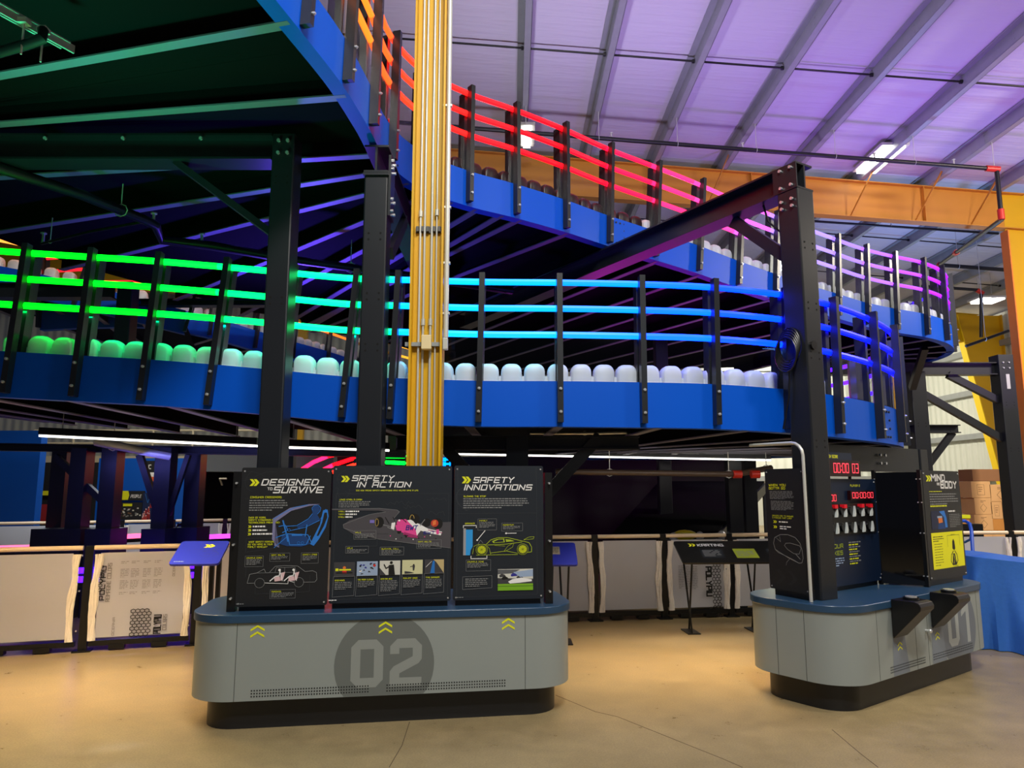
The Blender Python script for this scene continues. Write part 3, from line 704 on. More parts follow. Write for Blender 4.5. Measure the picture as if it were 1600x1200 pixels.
# sprinkler pipes and lights under the decks
def hung(label, pts, r, hang, top, mt=PIPE, cat='pipe', name='sprinkler_pipe', heads=()):
    root = thing(name, label, cat, pts[0]); MB().tube(pts, r, 10).build('pipe', mt, root)
    for t in hang:
        n = int(t * (len(pts) - 1)); f = t * (len(pts) - 1) - n; p = V(pts[n]).lerp(V(pts[min(n + 1, len(pts) - 1)]), f)
        MB().cyl(p, (p.x, p.y, top), .005, 6).tube([p + V((math.cos(k * PI / 4) * r * 1.3, 0, math.sin(k * PI / 4) * r * 1.3)) for k in range(9)], .005, 5).build('hanger', ZINC, root)
    for t in heads:
        n = int(t * (len(pts) - 1)); f = t * (len(pts) - 1) - n; p = V(pts[n]).lerp(V(pts[min(n + 1, len(pts) - 1)]), f)
        MB().cyl(p, p + V((0, 0, .1)), .014, 8).cyl(p + V((0, 0, .1)), p + V((0, 0, .112)), .03, 8).build('sprinkler_head', BOLT, root)
    return root
def A_(px, py, Z): return tuple(atz(px, py, Z))
hung('dark sprinkler pipe with elbow below the green-lit deck at left', [A_(-40, 250, 4.05), A_(130, 305, 4.05), A_(225, 343, 4.05), A_(243, 352, 4.03), A_(252, 375, 3.98), A_(330, 384, 3.98), A_(450, 405, 3.98), A_(620, 428, 3.98), A_(800, 455, 3.98)], .045, (.2, .82), 4.3, heads=(.35, .6))
hung('thin branch pipe from the elbow to a sprinkler head at left', [A_(222, 347, 4.05), A_(140, 362, 4.05), A_(64, 381, 4.05)], .014, (.9,), 4.3, heads=(.98,))
hung('black pipe end on a strut hanger at the top left corner', [A_(-30, 90, 4.1), A_(40, 70, 4.1), A_(66, 60, 4.1), A_(67, 48, 4.2)], .03, (), 4.3)
r = thing('strut_hanger', 'galvanised strut channel hung under the deck at the top left corner', 'hanger', A_(50, 40, 4.24))
a, b = V(A_(-20, 4, 4.24)), V(A_(106, 74, 4.24))
for s2 in (-.024, .024): MB().bar(a + V((s2, s2, 0)), b + V((s2, s2, 0)), .012, .05).build('channel', GALV, r)
MB().bar(a + V((0, 0, .025)), b + V((0, 0, .025)), .05, .008).build('channel_back', GALV, r)
for px, py in ((38, 34), (68, 47)):
    p = V(A_(px, py, 4.23)); MB().cyl(p, p - V((0, 0, .2)), .006, 6).box(p, (.05, .05, .03)).build('threaded_rod', ZINC, r)
hung('bare steel sprinkler pipe under the left deck behind the linear light', [tuple(at(150, 690, 8.2)), tuple(at(180, 696, 8.2)), tuple(at(265, 713, 8.6))], .05, (.45,), 2.5, ZINC)
hung('dark sprinkler main with red couplings under the deck at right', [tuple(at(868, 737, 8.6)), tuple(at(1150, 741, 8.6)), tuple(at(1205, 731, 8.8))], .035, (.15, .48, .93), 2.05, mat('brown_pipe', (78, 62, 50), .4), heads=())
for px, py, lab in ((1152, 741, 'left'), (1180, 741, 'right')):
    p = at(px, py, 8.58); o = MB().cyl(p - V((.05, 0, 0)), p + V((.05, 0, 0)), .048, 12).build('pipe_coupling', REDM); tag(o, f'red pipe coupling, {lab} one of the two under the deck', 'coupling')
hung('thin grey conduit bent under the blue fascia at centre', [tuple(at(828, 677, 6.6)), tuple(at(935, 677, 6.6)), tuple(at(978, 676, 6.6)), tuple(at(983, 679, 6.6)), tuple(at(948, 701, 7.6))], .014, (.2,), 2.05, ZINC, 'conduit', 'conduit')
LIN = mat('lit_linear_light', (250, 250, 245), .4, 0, (1, .96, .86, 1), 4)
def linear(label, a, b, Y0, Y1, w=.03):
    a, b = at(a[0], a[1], Y0), at(b[0], b[1], Y1); r = thing('linear_light', label, 'strip light', a)
    MB().bar(a + V((0, 0, .05)), b + V((0, 0, .05)), .06, .07).build('housing', BLACKB, r); MB().bar(a, b, w, .02).build('diffuser', LIN, r)
    for t in (.1, .9):
        p = a.lerp(b, t); MB().cyl(p + V((0, 0, .08)), p + V((0, 0, .36)), .004, 6).build('suspension_wire', GALV, r)
linear('long lit linear light under the left end of the lower track', (62, 681), (402, 697), 7.2, 7.35)
linear('lit linear light between the two black columns under the track', (440, 699), (608, 704), 7.6, 7.9)
linear('long thin lit linear light under the deck right of the V braces', (684, 709), (1204, 719), 9.6, 9.2, .01)
# ------------------------------------------------------------------ lettering and print
G = {
 'A': [[(0, 0), (0, 6), (4, 6), (4, 0)], [(0, 2.4), (4, 2.4)]], 'B': [[(0, 0), (0, 6), (3.6, 6), (3.6, 3.2), (0, 3.2)], [(3.6, 3.2), (4, 2.8), (4, 0), (0, 0)]],
 'C': [[(4, 6), (0, 6), (0, 0), (4, 0)]], 'D': [[(0, 0), (0, 6), (3, 6), (4, 5), (4, 1), (3, 0), (0, 0)]], 'E': [[(4, 6), (0, 6), (0, 0), (4, 0)], [(0, 3), (3.5, 3)]],
 'F': [[(4, 6), (0, 6), (0, 0)], [(0, 3), (3.5, 3)]], 'G': [[(4, 6), (0, 6), (0, 0), (4, 0), (4, 3), (2.2, 3)]], 'H': [[(0, 0), (0, 6)], [(4, 0), (4, 6)], [(0, 3), (4, 3)]],
 'I': [[(0, 0), (0, 6)]], 'J': [[(4, 6), (4, 0), (0, 0), (0, 2)]], 'K': [[(0, 0), (0, 6)], [(4, 6), (0.3, 3), (4, 0)]], 'L': [[(0, 6), (0, 0), (4, 0)]],
 'M': [[(0, 0), (0, 6), (2.5, 3), (5, 6), (5, 0)]], 'N': [[(0, 0), (0, 6), (4, 0), (4, 6)]], 'O': [[(0, 0), (0, 6), (4, 6), (4, 0), (0, 0)]],
 'P': [[(0, 0), (0, 6), (4, 6), (4, 2.6), (0, 2.6)]], 'Q': [[(0, 0), (0, 6), (4, 6), (4, 0), (0, 0)], [(2.5, 1.5), (4.4, -.6)]], 'R': [[(0, 0), (0, 6), (4, 6), (4, 2.8), (0, 2.8)], [(2, 2.8), (4, 0)]],
 'S': [[(4, 6), (0, 6), (0, 3.1), (4, 3.1), (4, 0), (0, 0)]], 'T': [[(0, 6), (4, 6)], [(2, 6), (2, 0)]], 'U': [[(0, 6), (0, 0), (4, 0), (4, 6)]], 'V': [[(0, 6), (2, 0), (4, 6)]],
 'W': [[(0, 6), (1.2, 0), (2.5, 4), (3.8, 0), (5, 6)]], 'X': [[(0, 0), (4, 6)], [(0, 6), (4, 0)]], 'Y': [[(0, 6), (2, 3), (4, 6)], [(2, 3), (2, 0)]], 'Z': [[(0, 6), (4, 6), (0, 0), (4, 0)]],
 '0': [[(0, 0), (0, 6), (4, 6), (4, 0), (0, 0)]], '1': [[(.6, 5), (2, 6), (2, 0)]], '2': [[(0, 6), (4, 6), (4, 3), (0, 3), (0, 0), (4, 0)]], '3': [[(0, 6), (4, 6), (4, 0), (0, 0)], [(.8, 3), (4, 3)]],
 '5': [[(4, 6), (0, 6), (0, 3.2), (4, 3.2), (4, 0), (0, 0)]], '6': [[(4, 6), (0, 6), (0, 0), (4, 0), (4, 3), (0, 3)]], ':': [[(0, 1.4), (0, 1.9)], [(0, 4.1), (0, 4.6)]], "'": [[(0, 6), (0, 4.8)]],
 '.': [[(0, 0), (0, .4)]], ',': [[(0, .4), (-.5, -.8)]], '?': [[(0, 6), (4, 6), (4, 3.2), (2, 3.2), (2, 1.8)], [(2, .3), (2, 0)]], '4': [[(0, 6), (0, 2.4), (4, 2.4)], [(4, 6), (4, 0)]], '7': [[(0, 6), (4, 6), (1.5, 0)]], '%': [[(0, 0), (4, 6)]], '-': [[(.5, 3), (3.5, 3)]],
}
def glyph_w(c): return max([p[0] for q in G[c] for p in q] + [.001]) if c in G else 2.4
def text(mb, s, x, y, h, w=None, shear=0, wt=.95, z=0, M=None, mat=None, gap=1.7):
    """lettering with its lower left corner at x, y; w fits the whole line to a width"""
    tot = sum(glyph_w(c) + gap for c in s) - gap + wt; ky = h / (6 + wt)
    kx = (w - shear * h) / tot if w else ky; cx = wt / 2
    for c in s:
        for q in G.get(c, []):
            mb.stroke([(x + (cx + a) * kx + shear * (b + wt / 2) * ky, y + (b + wt / 2) * ky) for a, b in q], wt * min(ky, kx * 1.15), z, M, mat)
        cx += glyph_w(c) + gap
    return mb

def clusters(b):
    """one mesh for each block of print that stands apart"""
    st = b.st + [(len(b.v), len(b.f))]; bx = []
    for (v0, _), (v1, _) in zip(st[:-1], st[1:]):
        q = b.v[v0:v1]; bx.append(([min(p[i] for p in q) for i in range(3)], [max(p[i] for p in q) for i in range(3)]))
    n = len(bx); par = list(range(n))
    def find(i):
        while par[i] != i: par[i] = par[par[i]]; i = par[i]
        return i
    sz = [max(h[i] - l[i] for i in range(3)) for l, h in bx]
    for i in range(n):
        for j in range(i):
            g = sum(max(0, bx[i][0][k] - bx[j][1][k], bx[j][0][k] - bx[i][1][k]) ** 2 for k in range(3)) ** .5
            if g <= max(.018, .45 * max(sz[i], sz[j])): par[find(i)] = find(j)
    out = {}
    for i in range(n):
        c = out.setdefault(find(i), MB()); (v0, f0), (v1, f1) = st[i], st[i + 1]
        c.mats = b.mats; o = len(c.v) - v0; c.v += b.v[v0:v1]; c.f += [[k + o for k in f] for f in b.f[f0:f1]]; c.m += b.m[f0:f1]; c.sm += b.sm[f0:f1]
    return list(out.values())
class Print:
    """flat print on one face; positions are read in the photograph's pixels and laid out on the face"""
    def __init__(s, M, w, h, px): s.M, s.w, s.h, s.px = M, w, h, px; s.parts = {}; s.n = 0; s.k = w / (px[2] - px[0])
    def q(s, p):
        x0, y0, x1, y1 = s.px
        if s.ymap: p = (p[0], s.ymap(p[1]))
        return ((p[0] - x0) / (x1 - x0) * s.w, (y1 - p[1]) / (y1 - y0) * s.h)
    bucket = None; ymap = None
    def mb(s, part, x=None):
        s.n += 1
        if part == 'photo' and s.bucket and x is not None: part = 'photo|%d' % s.bucket(x)
        return s.parts.setdefault(part, MB())
    def z(s): return .0012 + s.n * .00006
    def poly(s, part, m, pts): b = s.mb(part, pts[0][0]); b.poly([s.q(p) for p in pts], s.z(), s.M, m); return s
    def rect(s, part, m, x0, y0, x1, y1): return s.poly(part, m, [(x0, y0), (x1, y0), (x1, y1), (x0, y1)])
    def line(s, part, m, pts, w=.8, closed=False): b = s.mb(part, pts[0][0]); b.stroke([s.q(p) for p in pts], w * s.k, s.z(), s.M, m, closed); return s
    def circ(s, part, m, c, r, w=None, n=20, ry=None):
        pts = [(c[0] + r * math.cos(2 * PI * i / n), c[1] + (ry or r) * math.sin(2 * PI * i / n)) for i in range(n)]
        return s.line(part, m, pts, w, True) if w else s.poly(part, m, pts)
    def text(s, part, m, t, x0, ybase, x1, hpx, shear=0, wt=1.0):
        a = s.q((x0, ybase)); b = s.mb(part); hy = hpx * s.h / (s.px[3] - s.px[1])
        text(b, t, a[0], a[1], hy, (x1 - x0) * s.k, shear, wt, s.z(), s.M, m); return s
    def body(s, part, m, x0, y0, x1, n, dy, seed=1, hh=.45):
        """lines of small print too fine to read"""
        r = random.Random(seed); b = s.mb(part)
        for i in range(n):
            x = x0; end = x1 - (r.random() * .12 + (.35 if i == n - 1 else 0)) * (x1 - x0)
            while x < end:
                w = min(r.uniform(1.5, 6), end - x); y = y0 + i * dy
                b.poly([s.q((x, y)), s.q((x + w, y)), s.q((x + w, y + dy * hh)), s.q((x, y + dy * hh))], s.z(), s.M, m); x += w + .9
        return s
    def chev(s, part, m, x, y, w, h, t=None):
        t = t or w * .5
        for dx in (0, w * .62 + .4): s.poly(part, m, [(x + dx, y), (x + dx + t, y), (x + dx + w, y + h / 2), (x + dx + t, y + h), (x + dx, y + h), (x + dx + w - t, y + h / 2)])
        return s
    def note(s, x0, y0, x1, y1, head, seed=2, n=3):
        s.line('callout_line', GPRINT, [(x0, y0), (x1, y0), (x1, y1), (x0, y1)], .35, True)
        s.text('small_print', YPRINT, head, x0 + 2, y0 + 4, min(x1 - 2, x0 + 2 + len(head) * 2.1), 2.1)
        return s.body('small_print', GPRINT, x0 + 2, y0 + 5, x1 - 2, n, 2.0, seed)
    def finish(s, root):
        for k, b in s.parts.items():
            for c in clusters(b): c.build(k.split('|')[0], None, root, normals=False)
def plane(M, o, xd, yd): # matrix of a face: origin, right, up in the frame M
    x, y = V(xd).normalized(), V(yd).normalized(); z = x.cross(y)
    return M @ Matrix(((x.x, y.x, z.x, o[0]), (x.y, y.y, z.y, o[1]), (x.z, y.z, z.z, o[2]), (0, 0, 0, 1)))

# ------------------------------------------------------------------ kiosks
SEAM = mat('dark_seam', (70, 74, 74), .6); HOLE = mat('vent_hole', (18, 18, 18), .8); KEYW = mat('white_key_print', (222, 226, 228), .5)
LGT = mat('light_grey_digit', (140, 146, 143), .45); LG1 = mat('pale_digit', (158, 166, 168), .45); BAND = mat('blue_grey_print', (116, 126, 138), .45)
def chevron(m, x, y, w, z, M, mt):
    for k in (0, .45):
        y2 = y + k * w
        m.poly([(x - w / 2, y2), (x - w / 2, y2 - .16 * w), (x, y2 + .14 * w), (x + w / 2, y2 - .16 * w), (x + w / 2, y2), (x, y2 + .30 * w)], z, M, mt)
def clipcirc(cx, cy, r, y0, y1, n=48):
    return [(cx + r * math.cos(2 * PI * i / n), min(max(cy + r * math.sin(2 * PI * i / n), y0), y1)) for i in range(n)]
def digit(m, d, x, y, w, h, t, z, M, mt):
    c = .22 * w
    if d == '0':
        o_ = [(x + c, y), (x + w - c, y), (x + w, y + c), (x + w, y + h - c), (x + w - c, y + h), (x + c, y + h), (x, y + h - c), (x, y + c)]
        i_ = [(x + t, y + t), (x + w - t, y + t), (x + w - t, y + t), (x + w - t, y + h - t), (x + w - t, y + h - t), (x + t, y + h - t), (x + t, y + h - t), (x + t, y + t)]
        for k in range(8): m.poly([o_[k], o_[(k + 1) % 8], i_[(k + 1) % 8], i_[k]] if i_[k] != i_[(k + 1) % 8] else [o_[k], o_[(k + 1) % 8], i_[k]], z, M, mt)
    if d == '2':
        m.poly([(x, y + h - .32 * h), (x, y + h - c), (x + c, y + h), (x + w - c, y + h), (x + w, y + h - c), (x + w, y + .56 * h), (x + w - .1 * w, y + .47 * h), (x + t * 1.05, y + .27 * h), (x + t * 1.05, y + t * .9), (x + w, y + t * .9), (x + w, y),
                (x, y), (x, y + .32 * h), (x + .12 * w, y + .42 * h), (x + w - t, y + .62 * h), (x + w - t, y + h - t), (x + t, y + h - t), (x + t, y + h - .32 * h)], z, M, mt)
    if d == '1':
        m.poly([(x + w * .2, y), (x + w * .2 + t, y), (x + w * .2 + t, y + h), (x + w * .1, y + h), (x - w * .25, y + h - .2 * h), (x - w * .25, y + h - .32 * h), (x + w * .2, y + h - .2 * h)], z, M, mt)
def kiosk(label, loc, yaw, L, Dp, seams):
    root = thing('kiosk_counter', label, 'counter', loc, yaw); M = wm(root)
    MB().prism(rrect(.1, .1, L - .1, Dp - .1, .22), 0, .2, None, None, True).build('plinth', PLINTH, root, local=True)
    MB().prism(rrect(0, 0, L, Dp, .3, 12), .2, .695, None, None, True).build('cabinet', GREY, root, local=True)
    MB().prism(rrect(-.015, -.015, L + .015, Dp + .015, .315, 12), .695, .75, None, None, True).build('countertop', TOPB, root, .006, local=True)
    for s_ in seams: MB().bb((s_ - .002, -.0008, .201), (s_ + .002, .001, .694)).build('panel_seam', SEAM, root, local=True)
    return root, M, plane(M, (0, 0, 0), (1, 0, 0), (0, 0, 1))
def vents(root, Mf, spans, z0, dx, r):
    for a0, a1 in spans:
        m = MB(); n = int((a1 - a0) / dx)
        for i in range(n):
            for j in range(3):
                x, y = a0 + i * dx, z0 + j * dx * 1.05
                m.poly([(x + r * math.cos(k * PI / 4), y + r * math.sin(k * PI / 4)) for k in range(8)], .0016, Mf, HOLE)
        m.build('vent', None, root, normals=False)

K2, M2, F2_ = kiosk('grey kiosk counter with large 02 emblem, front left', (-2.15, 4.89, 0), math.radians(8.9), 2.64, 1.0, [.33, 2.27])
m = MB(); m.poly(clipcirc(1.30, .40, .335, .203, .693), .0009, F2_, GREYD); m.build('round_emblem', None, K2, normals=False)
m = MB(); digit(m, '0', 1.075, .255, .215, .31, .062, .0013, F2_, LGT); digit(m, '2', 1.335, .255, .215, .31, .062, .0013, F2_, LGT); m.build('number', None, K2, normals=False)
for a in (.46, 1.30, 2.15):
    m = MB(); chevron(m, a, .615, .09, .0018, F2_, YPRINT); m.build('chevron_mark', None, K2, normals=False)
vents(K2, F2_, [(.44, 1.22), (1.32, 2.15)], .228, .0175, .0052)

Y1 = math.radians(36.5)
K1, M1, F1 = kiosk('grey kiosk counter with 01 emblem and two black consoles, right', (2.33, 5.19, 0), Y1, 2.47, .9, [.42, 1.0, 1.2, 2.14])
for dy in (.32, .55): MB().bb((-.001, dy - .002, .201), (.0006, dy + .002, .694)).build('panel_seam', SEAM, K1, local=True)
m = MB(); m.poly(clipcirc(1.76, .43, .33, .203, .693), .0009, F1, mat('blue_grey_emblem', (104, 113, 124), .45)); m.build('round_emblem', None, K1, normals=False)
for x in (.62, 1.25): MB().poly([(x, .203), (x + .25, .203), (x + .2, .5), (x + .02, .5)], .0011, F1, BAND).build('tinted_band', None, K1, normals=False)
m = MB(); digit(m, '0', 1.56, .29, .2, .32, .06, .0014, F1, LG1); digit(m, '1', 1.87, .29, .2, .32, .06, .0014, F1, LG1); m.build('number', None, K1, normals=False)
for x in (.74, 1.36):
    m = MB(); chevron(m, x, .385, .07, .0018, F1, YPRINT); m.build('chevron_mark', None, K1, normals=False)
vents(K1, F1, [(.58, 1.15), (1.27, 2.02)], .235, .0175, .0052)
MB().cyl(M1 @ V((1.17, 0, .47)), M1 @ V((1.17, -.03, .47)), .011, 12).ball(M1 @ V((1.17, -.035, .47)), .017).build('knob', BOLT, K1)
for x, lab in ((.62, 'left'), (1.25, 'right')):
    r = thing('reaction_console', f'black wedge console with round button, {lab} one on the front of kiosk 01', 'console', M1 @ V((x, 0, .47)), Y1)
    prof = [(0, 0), (0, .285), (-.17, .285), (-.2, .275), (-.213, .25), (-.21, .225)]
    vs = [M1 @ V((x + a, -.0155 + b, .475 + c)) for a in (0, .215) for b, c in prof]; n = len(prof)
    MB().add(vs, [list(range(n)), list(range(n, 2 * n))[::-1]] + [(i, (i + 1) % n, n + (i + 1) % n, n + i) for i in range(n)]).build('housing', BLACKB, r, .004)
    p = M1 @ V((x + .107, -.115, .76)); MB().cyl(p, p + V((0, 0, .018)), .055, 24).build('button_base', BLACKB, r); MB().cyl(p + V((0, 0, .018)), p + V((0, 0, .026)), .04, 24).build('button', BOLT, r)

def board_thing(name, label, M, a0, a1, z0, z1, b, mt, px, tilt=0, posts=True):
    root = thing(name, label, 'display board', M @ V(((a0 + a1) / 2, b, .75)))
    pts = rrect(0, 0, a1 - a0, z1 - z0, .012, 3)
    P = plane(M, (a0, b, z0), (1, 0, 0), (0, math.sin(tilt), math.cos(tilt)))
    MB().prism(pts, -.016, 0, P).build('board', mt, root)
    for x in (.02, a1 - a0 - .02):
        for y in (.02, z1 - z0 - .025): MB().cyl(P @ V((x, y, 0)), P @ V((x, y, .004)), .006, 8).build('bolt', BOLT, root)
    m = MB(); m.bb((a0 + .02, b + .03, .75), (a1 - .02, b + .07, z0 + .03), M)
    m.bb((a0 + .03, b + .035, .75), (a0 + .07, b + .075, z1 - .04), M); m.bb((a1 - .07, b + .035, .75), (a1 - .03, b + .075, z1 - .04), M)
    m.build('support_frame', BLACKB, root)
    return root, Print(P, a1 - a0, z1 - z0, px)
def swirl(P, cx, cy, s):
    r = random.Random(cx)
    for k in range(7):
        a = r.uniform(0, 6.3); pts = []
        for t in range(9):
            rr = s * (.25 + .11 * t); pts.append((cx + rr * math.cos(a + .22 * t * (1 if k % 2 else -1)), cy + rr * .8 * math.sin(a + .22 * t * (1 if k % 2 else -1))))
        pts = [p for p in pts if P.px[0] + 1 < p[0] < P.px[2] - 1 and P.px[1] + 1 < p[1] < P.px[3] - 1]
        if len(pts) > 1: P.line('background_lines', DPRINT, pts, .28)

# DESIGNED TO SURVIVE
r, P = board_thing('display_board', 'charcoal display board headed DESIGNED TO SURVIVE with blue seated driver drawing', M2, .282, .892, .782, 1.728, .125, BOARD, (372, 728, 514, 951))
swirl(P, 400, 765, 40)
P.chev('chevron_mark', YPRINT, 385, 747, 9, 11); P.text('title', WPRINT, 'DESIGNED', 402, 757.5, 496, 11, .3, 1.25); P.text('title', WPRINT, 'SURVIVE', 421, 770, 504, 11, .3, 1.25); P.text('title', WPRINT, 'TO', 413, 765, 421, 4.6, 0, 1.2)
P.text('small_print', YPRINT, 'CONSUMER CROSSOVERS', 387, 778, 436, 3); P.body('small_print', GPRINT, 386, 781, 446, 5, 3.9, 5)
P.text('small_print', YPRINT, 'OVER 50 YEARS,', 386, 811, 413, 2.8); P.text('small_print', YPRINT, 'SAFETY STANDARDS AND', 386, 815, 429, 2.8); P.text('small_print', YPRINT, 'TECHNOLOGIES PREVENTED:', 386, 819, 435, 2.8)
for i, (y, x1) in enumerate(((822, 418), (828, 421), (834, 437))): P.chev('chevron_mark', YPRINT, 386, y, 3, 4); P.body('small_print', WPRINT, 393, y + .6, x1 + 8, 1, 5, 7 + i, .5)
P.text('small_print', YPRINT, 'WHAT SAFETY FEATURES', 388, 850, 430, 2.8); P.text('small_print', YPRINT, 'DO YOU HAVE IN YOUR', 387, 854, 425, 2.8); P.text('small_print', YPRINT, 'FAMILY VEHICLE?', 387, 858, 417, 2.8)
P.line('callout_line', DPRINT, [(384, 843), (436, 843), (436, 858), (384, 865)], .4, True)
CY = mat('blue_line_print', (40, 120, 210), .5); CYD = mat('deep_blue_print', (16, 60, 120), .5); LAV = mat('lavender_print', (120, 120, 160), .5); PINK = mat('pale_pink_print', (222, 186, 190), .5)
P.poly('driver_drawing', LAV, [(424, 811), (450, 794), (480, 788), (498, 788), (480, 791), (452, 799), (428, 817), (428, 855), (436, 858), (424, 845)])
P.poly('driver_drawing', CYD, [(440, 838), (470, 836), (480, 842), (484, 853), (470, 857), (448, 856), (436, 852)])
P.poly('driver_drawing', CYD, [(484, 795), (489, 790), (497, 792), (498, 800), (494, 806), (500, 815), (480, 822), (465, 828), (462, 825), (482, 812), (487, 805)])
P.poly('driver_drawing', CY, [(503, 798), (510, 797), (512, 808), (508, 826), (498, 845), (490, 856), (484, 853), (490, 840), (499, 820)])
P.poly('driver_drawing', BOARD, [(505, 802), (509, 802), (510, 810), (505, 824), (497, 840), (494, 840), (502, 818)])
for pts, w in (([(425, 812), (440, 802), (458, 793), (478, 789)], 1), ([(440, 815), (446, 836), (449, 848)], 2.2), ([(444, 824), (462, 823), (480, 812), (486, 804)], 1.1), ([(452, 831), (475, 826), (497, 815)], 1), ([(430, 842), (446, 836), (480, 838), (486, 850)], 1.4),
               ([(478, 822), (476, 840)], 1.6), ([(434, 824), (444, 822), (448, 830), (440, 834)], 1.2), ([(448, 836), (452, 854), (478, 854), (484, 840)], 1.2), ([(428, 858), (446, 842)], 1), ([(486, 798), (485, 794), (489, 790), (495, 790), (499, 794), (498, 800), (494, 804)], .7), ([(500, 812), (507, 797)], 1.4), ([(488, 852), (499, 822), (503, 800)], 1), ([(456, 838), (470, 838)], 3)):
    P.line('driver_drawing', CY, pts, w)
for c in ((450, 830), (466, 851), (472, 851)): P.circ('driver_drawing', CY, c, 2, .6, 12)
P.note(384, 871, 412, 888, 'CRUMPLE ZONES', 11, 5); P.note(422, 867, 453, 880, 'SEAT BELTS', 12, 3); P.note(471, 867, 498, 884, 'SAFETY CAGE', 13, 4); P.note(425, 925, 464, 939, 'AIRBAGS', 14, 4)
car = [(389, 914), (392, 900), (403, 898), (414, 892), (417, 898), (422, 898), (431, 888), (445, 887), (466, 888), (478, 897), (490, 896), (496, 899), (497, 910), (494, 914), (476, 914)]
P.line('car_drawing', GPRINT, car, .7); P.line('car_drawing', GPRINT, [(400, 914), (389, 914)], .7); P.line('car_drawing', WPRINT, [(416, 914), (452, 916), (452, 911), (462, 914)], .7)
P.line('car_drawing', GPRINT, [(431, 898), (433, 890), (462, 890), (464, 898), (403, 898)], .5); P.line('car_drawing', GPRINT, [(446, 890), (446, 898)], .5)
for cx in (408, 469): P.circ('car_drawing', GPRINT, (cx, 914), 7.5, .6); P.circ('car_drawing', BOARD, (cx, 914), 6.8)
for dx in (0, 22):
    P.poly('car_drawing', PINK, [(430 + dx, 905), (439 + dx, 904), (440 + dx, 911), (431 + dx, 912)]); P.poly('car_drawing', PINK, [(440 + dx, 899), (447 + dx, 897), (444 + dx, 909), (440 + dx, 911)])
    P.circ('car_drawing', WPRINT, (438 + dx, 894), 2); P.line('car_drawing', WPRINT, [(439 + dx, 896), (438 + dx, 903), (432 + dx, 904), (424 + dx, 911)], 1.6); P.line('car_drawing', WPRINT, [(440 + dx, 899), (443 + dx, 911)], 1)
P.line('callout_line', DPRINT, [(386, 888), (386, 904)], .35); P.line('callout_line', DPRINT, [(402, 917), (402, 931), (425, 931)], .35); P.line('callout_line', DPRINT, [(464, 930), (486, 929), (486, 903)], .35)
P.body('small_print', GPRINT, 374, 945.5, 392, 1, 3, 3); P.finish(r)

# SAFETY IN ACTION
r, P = board_thing('display_board', 'wide charcoal display board headed SAFETY IN ACTION with crashed pink racing car', M2, .905, 1.752, .79, 1.745, .125, BOARD2, (517, 727, 705, 948))
swirl(P, 535, 760, 42)
P.chev('chevron_mark', YPRINT, 529.5, 744, 8, 10); P.text('title', WPRINT, 'SAFETY', 545, 752.5, 614, 9.6, .3, 1.25); P.text('title', WPRINT, 'IN ACTION', 553, 763, 641, 9.6, .3, 1.25); P.text('small_print', YPRINT, 'SEE HOW RACING SAFETY INNOVATIONS HAVE HELPED SAVE A LIFE', 553, 769, 651, 2.3)
P.line('callout_line', DPRINT, [(523, 773), (700, 773), (700, 940), (521, 942)], .35, True)
P.text('small_print', YPRINT, "LANCE STROLL'S CRASH", 528, 784, 563, 2.4); P.body('small_print', GPRINT, 527, 785.5, 577, 4, 2.8, 21)
for i, (y, t, x1) in enumerate(((803, "STROLL:", 573), (807.6, 'TEAM:', 566), (812, 'STROLL:', 553))): P.text('small_print', YPRINT, t, 527, y, 537, 2.2); P.body('small_print', WPRINT, 538, y - 2.2, x1 + 4, 1, 4, 22 + i, .55)
ROAD = mat('grey_road_print', (70, 68, 74), .5); PNK = mat('pink_print', (226, 70, 150), .5); IND = mat('indigo_print', (44, 44, 140), .5); TYR = mat('tyre_black_print', (10, 10, 11), .5); FIRE = mat('red_glow_print', (190, 60, 40), .5); GOLD = mat('gold_print', (190, 160, 80), .5)
P.poly('track_picture', ROAD, [(517, 798), (590, 797), (618, 800), (622, 803), (618, 808), (613, 814), (640, 822), (704, 820), (704, 863), (660, 858), (590, 847), (553, 840), (536, 829), (535, 823), (545, 816), (575, 807), (600, 803), (590, 801), (517, 800)])
P.line('track_picture', GPRINT, [(517, 798), (590, 797), (618, 800), (622, 803), (613, 814)], .4); P.line('track_picture', GPRINT, [(704, 863), (590, 847), (536, 829), (535, 823), (575, 807), (600, 803)], .4)
for x0, y0, nn, sd in ((600, 789, 12, 1), (628, 795, 8, 2), (665, 783, 9, 3), (668, 806, 8, 4)):
    rr = random.Random(sd); pts = [(x0, y0)]
    for k in range(nn): pts.append((pts[-1][0] + rr.uniform(2, 5), y0 + rr.uniform(-4, 4)))
    P.line('track_picture', DPRINT, [p for p in pts if p[0] < 702], .4)
P.circ('racing_car_picture', TYR, (591, 820), 7, None, 18, 9); P.circ('racing_car_picture', GOLD, (587, 820), 2.4, .6, 14, 6); P.circ('racing_car_picture', TYR, (645, 814), 9, None, 18, 8); P.circ('racing_car_picture', GOLD, (642, 815), 3.4, .8, 14, 7)
P.circ('racing_car_picture', TYR, (665, 821), 7); P.circ('racing_car_picture', TYR, (683, 823), 8, None, 18, 9); P.circ('racing_car_picture', FIRE, (678, 822), 6)
P.line('racing_car_picture', GPRINT, [(597, 824), (612, 828), (616, 818)], 1); P.poly('racing_car_picture', WPRINT, [(610, 821), (616, 820), (614, 832), (609, 831)])
P.poly('racing_car_picture', PNK, [(616, 826), (620, 816), (632, 815), (650, 830), (652, 842), (642, 842), (630, 838), (618, 833)]); P.poly('racing_car_picture', WPRINT, [(634, 817), (640, 816), (668, 831), (690, 836), (688, 842), (668, 838), (656, 834), (650, 842), (648, 832)])
P.poly('racing_car_picture', mat('deep_pink_print', (160, 40, 104), .5), [(630, 836), (650, 842), (652, 846), (640, 845), (628, 840)])
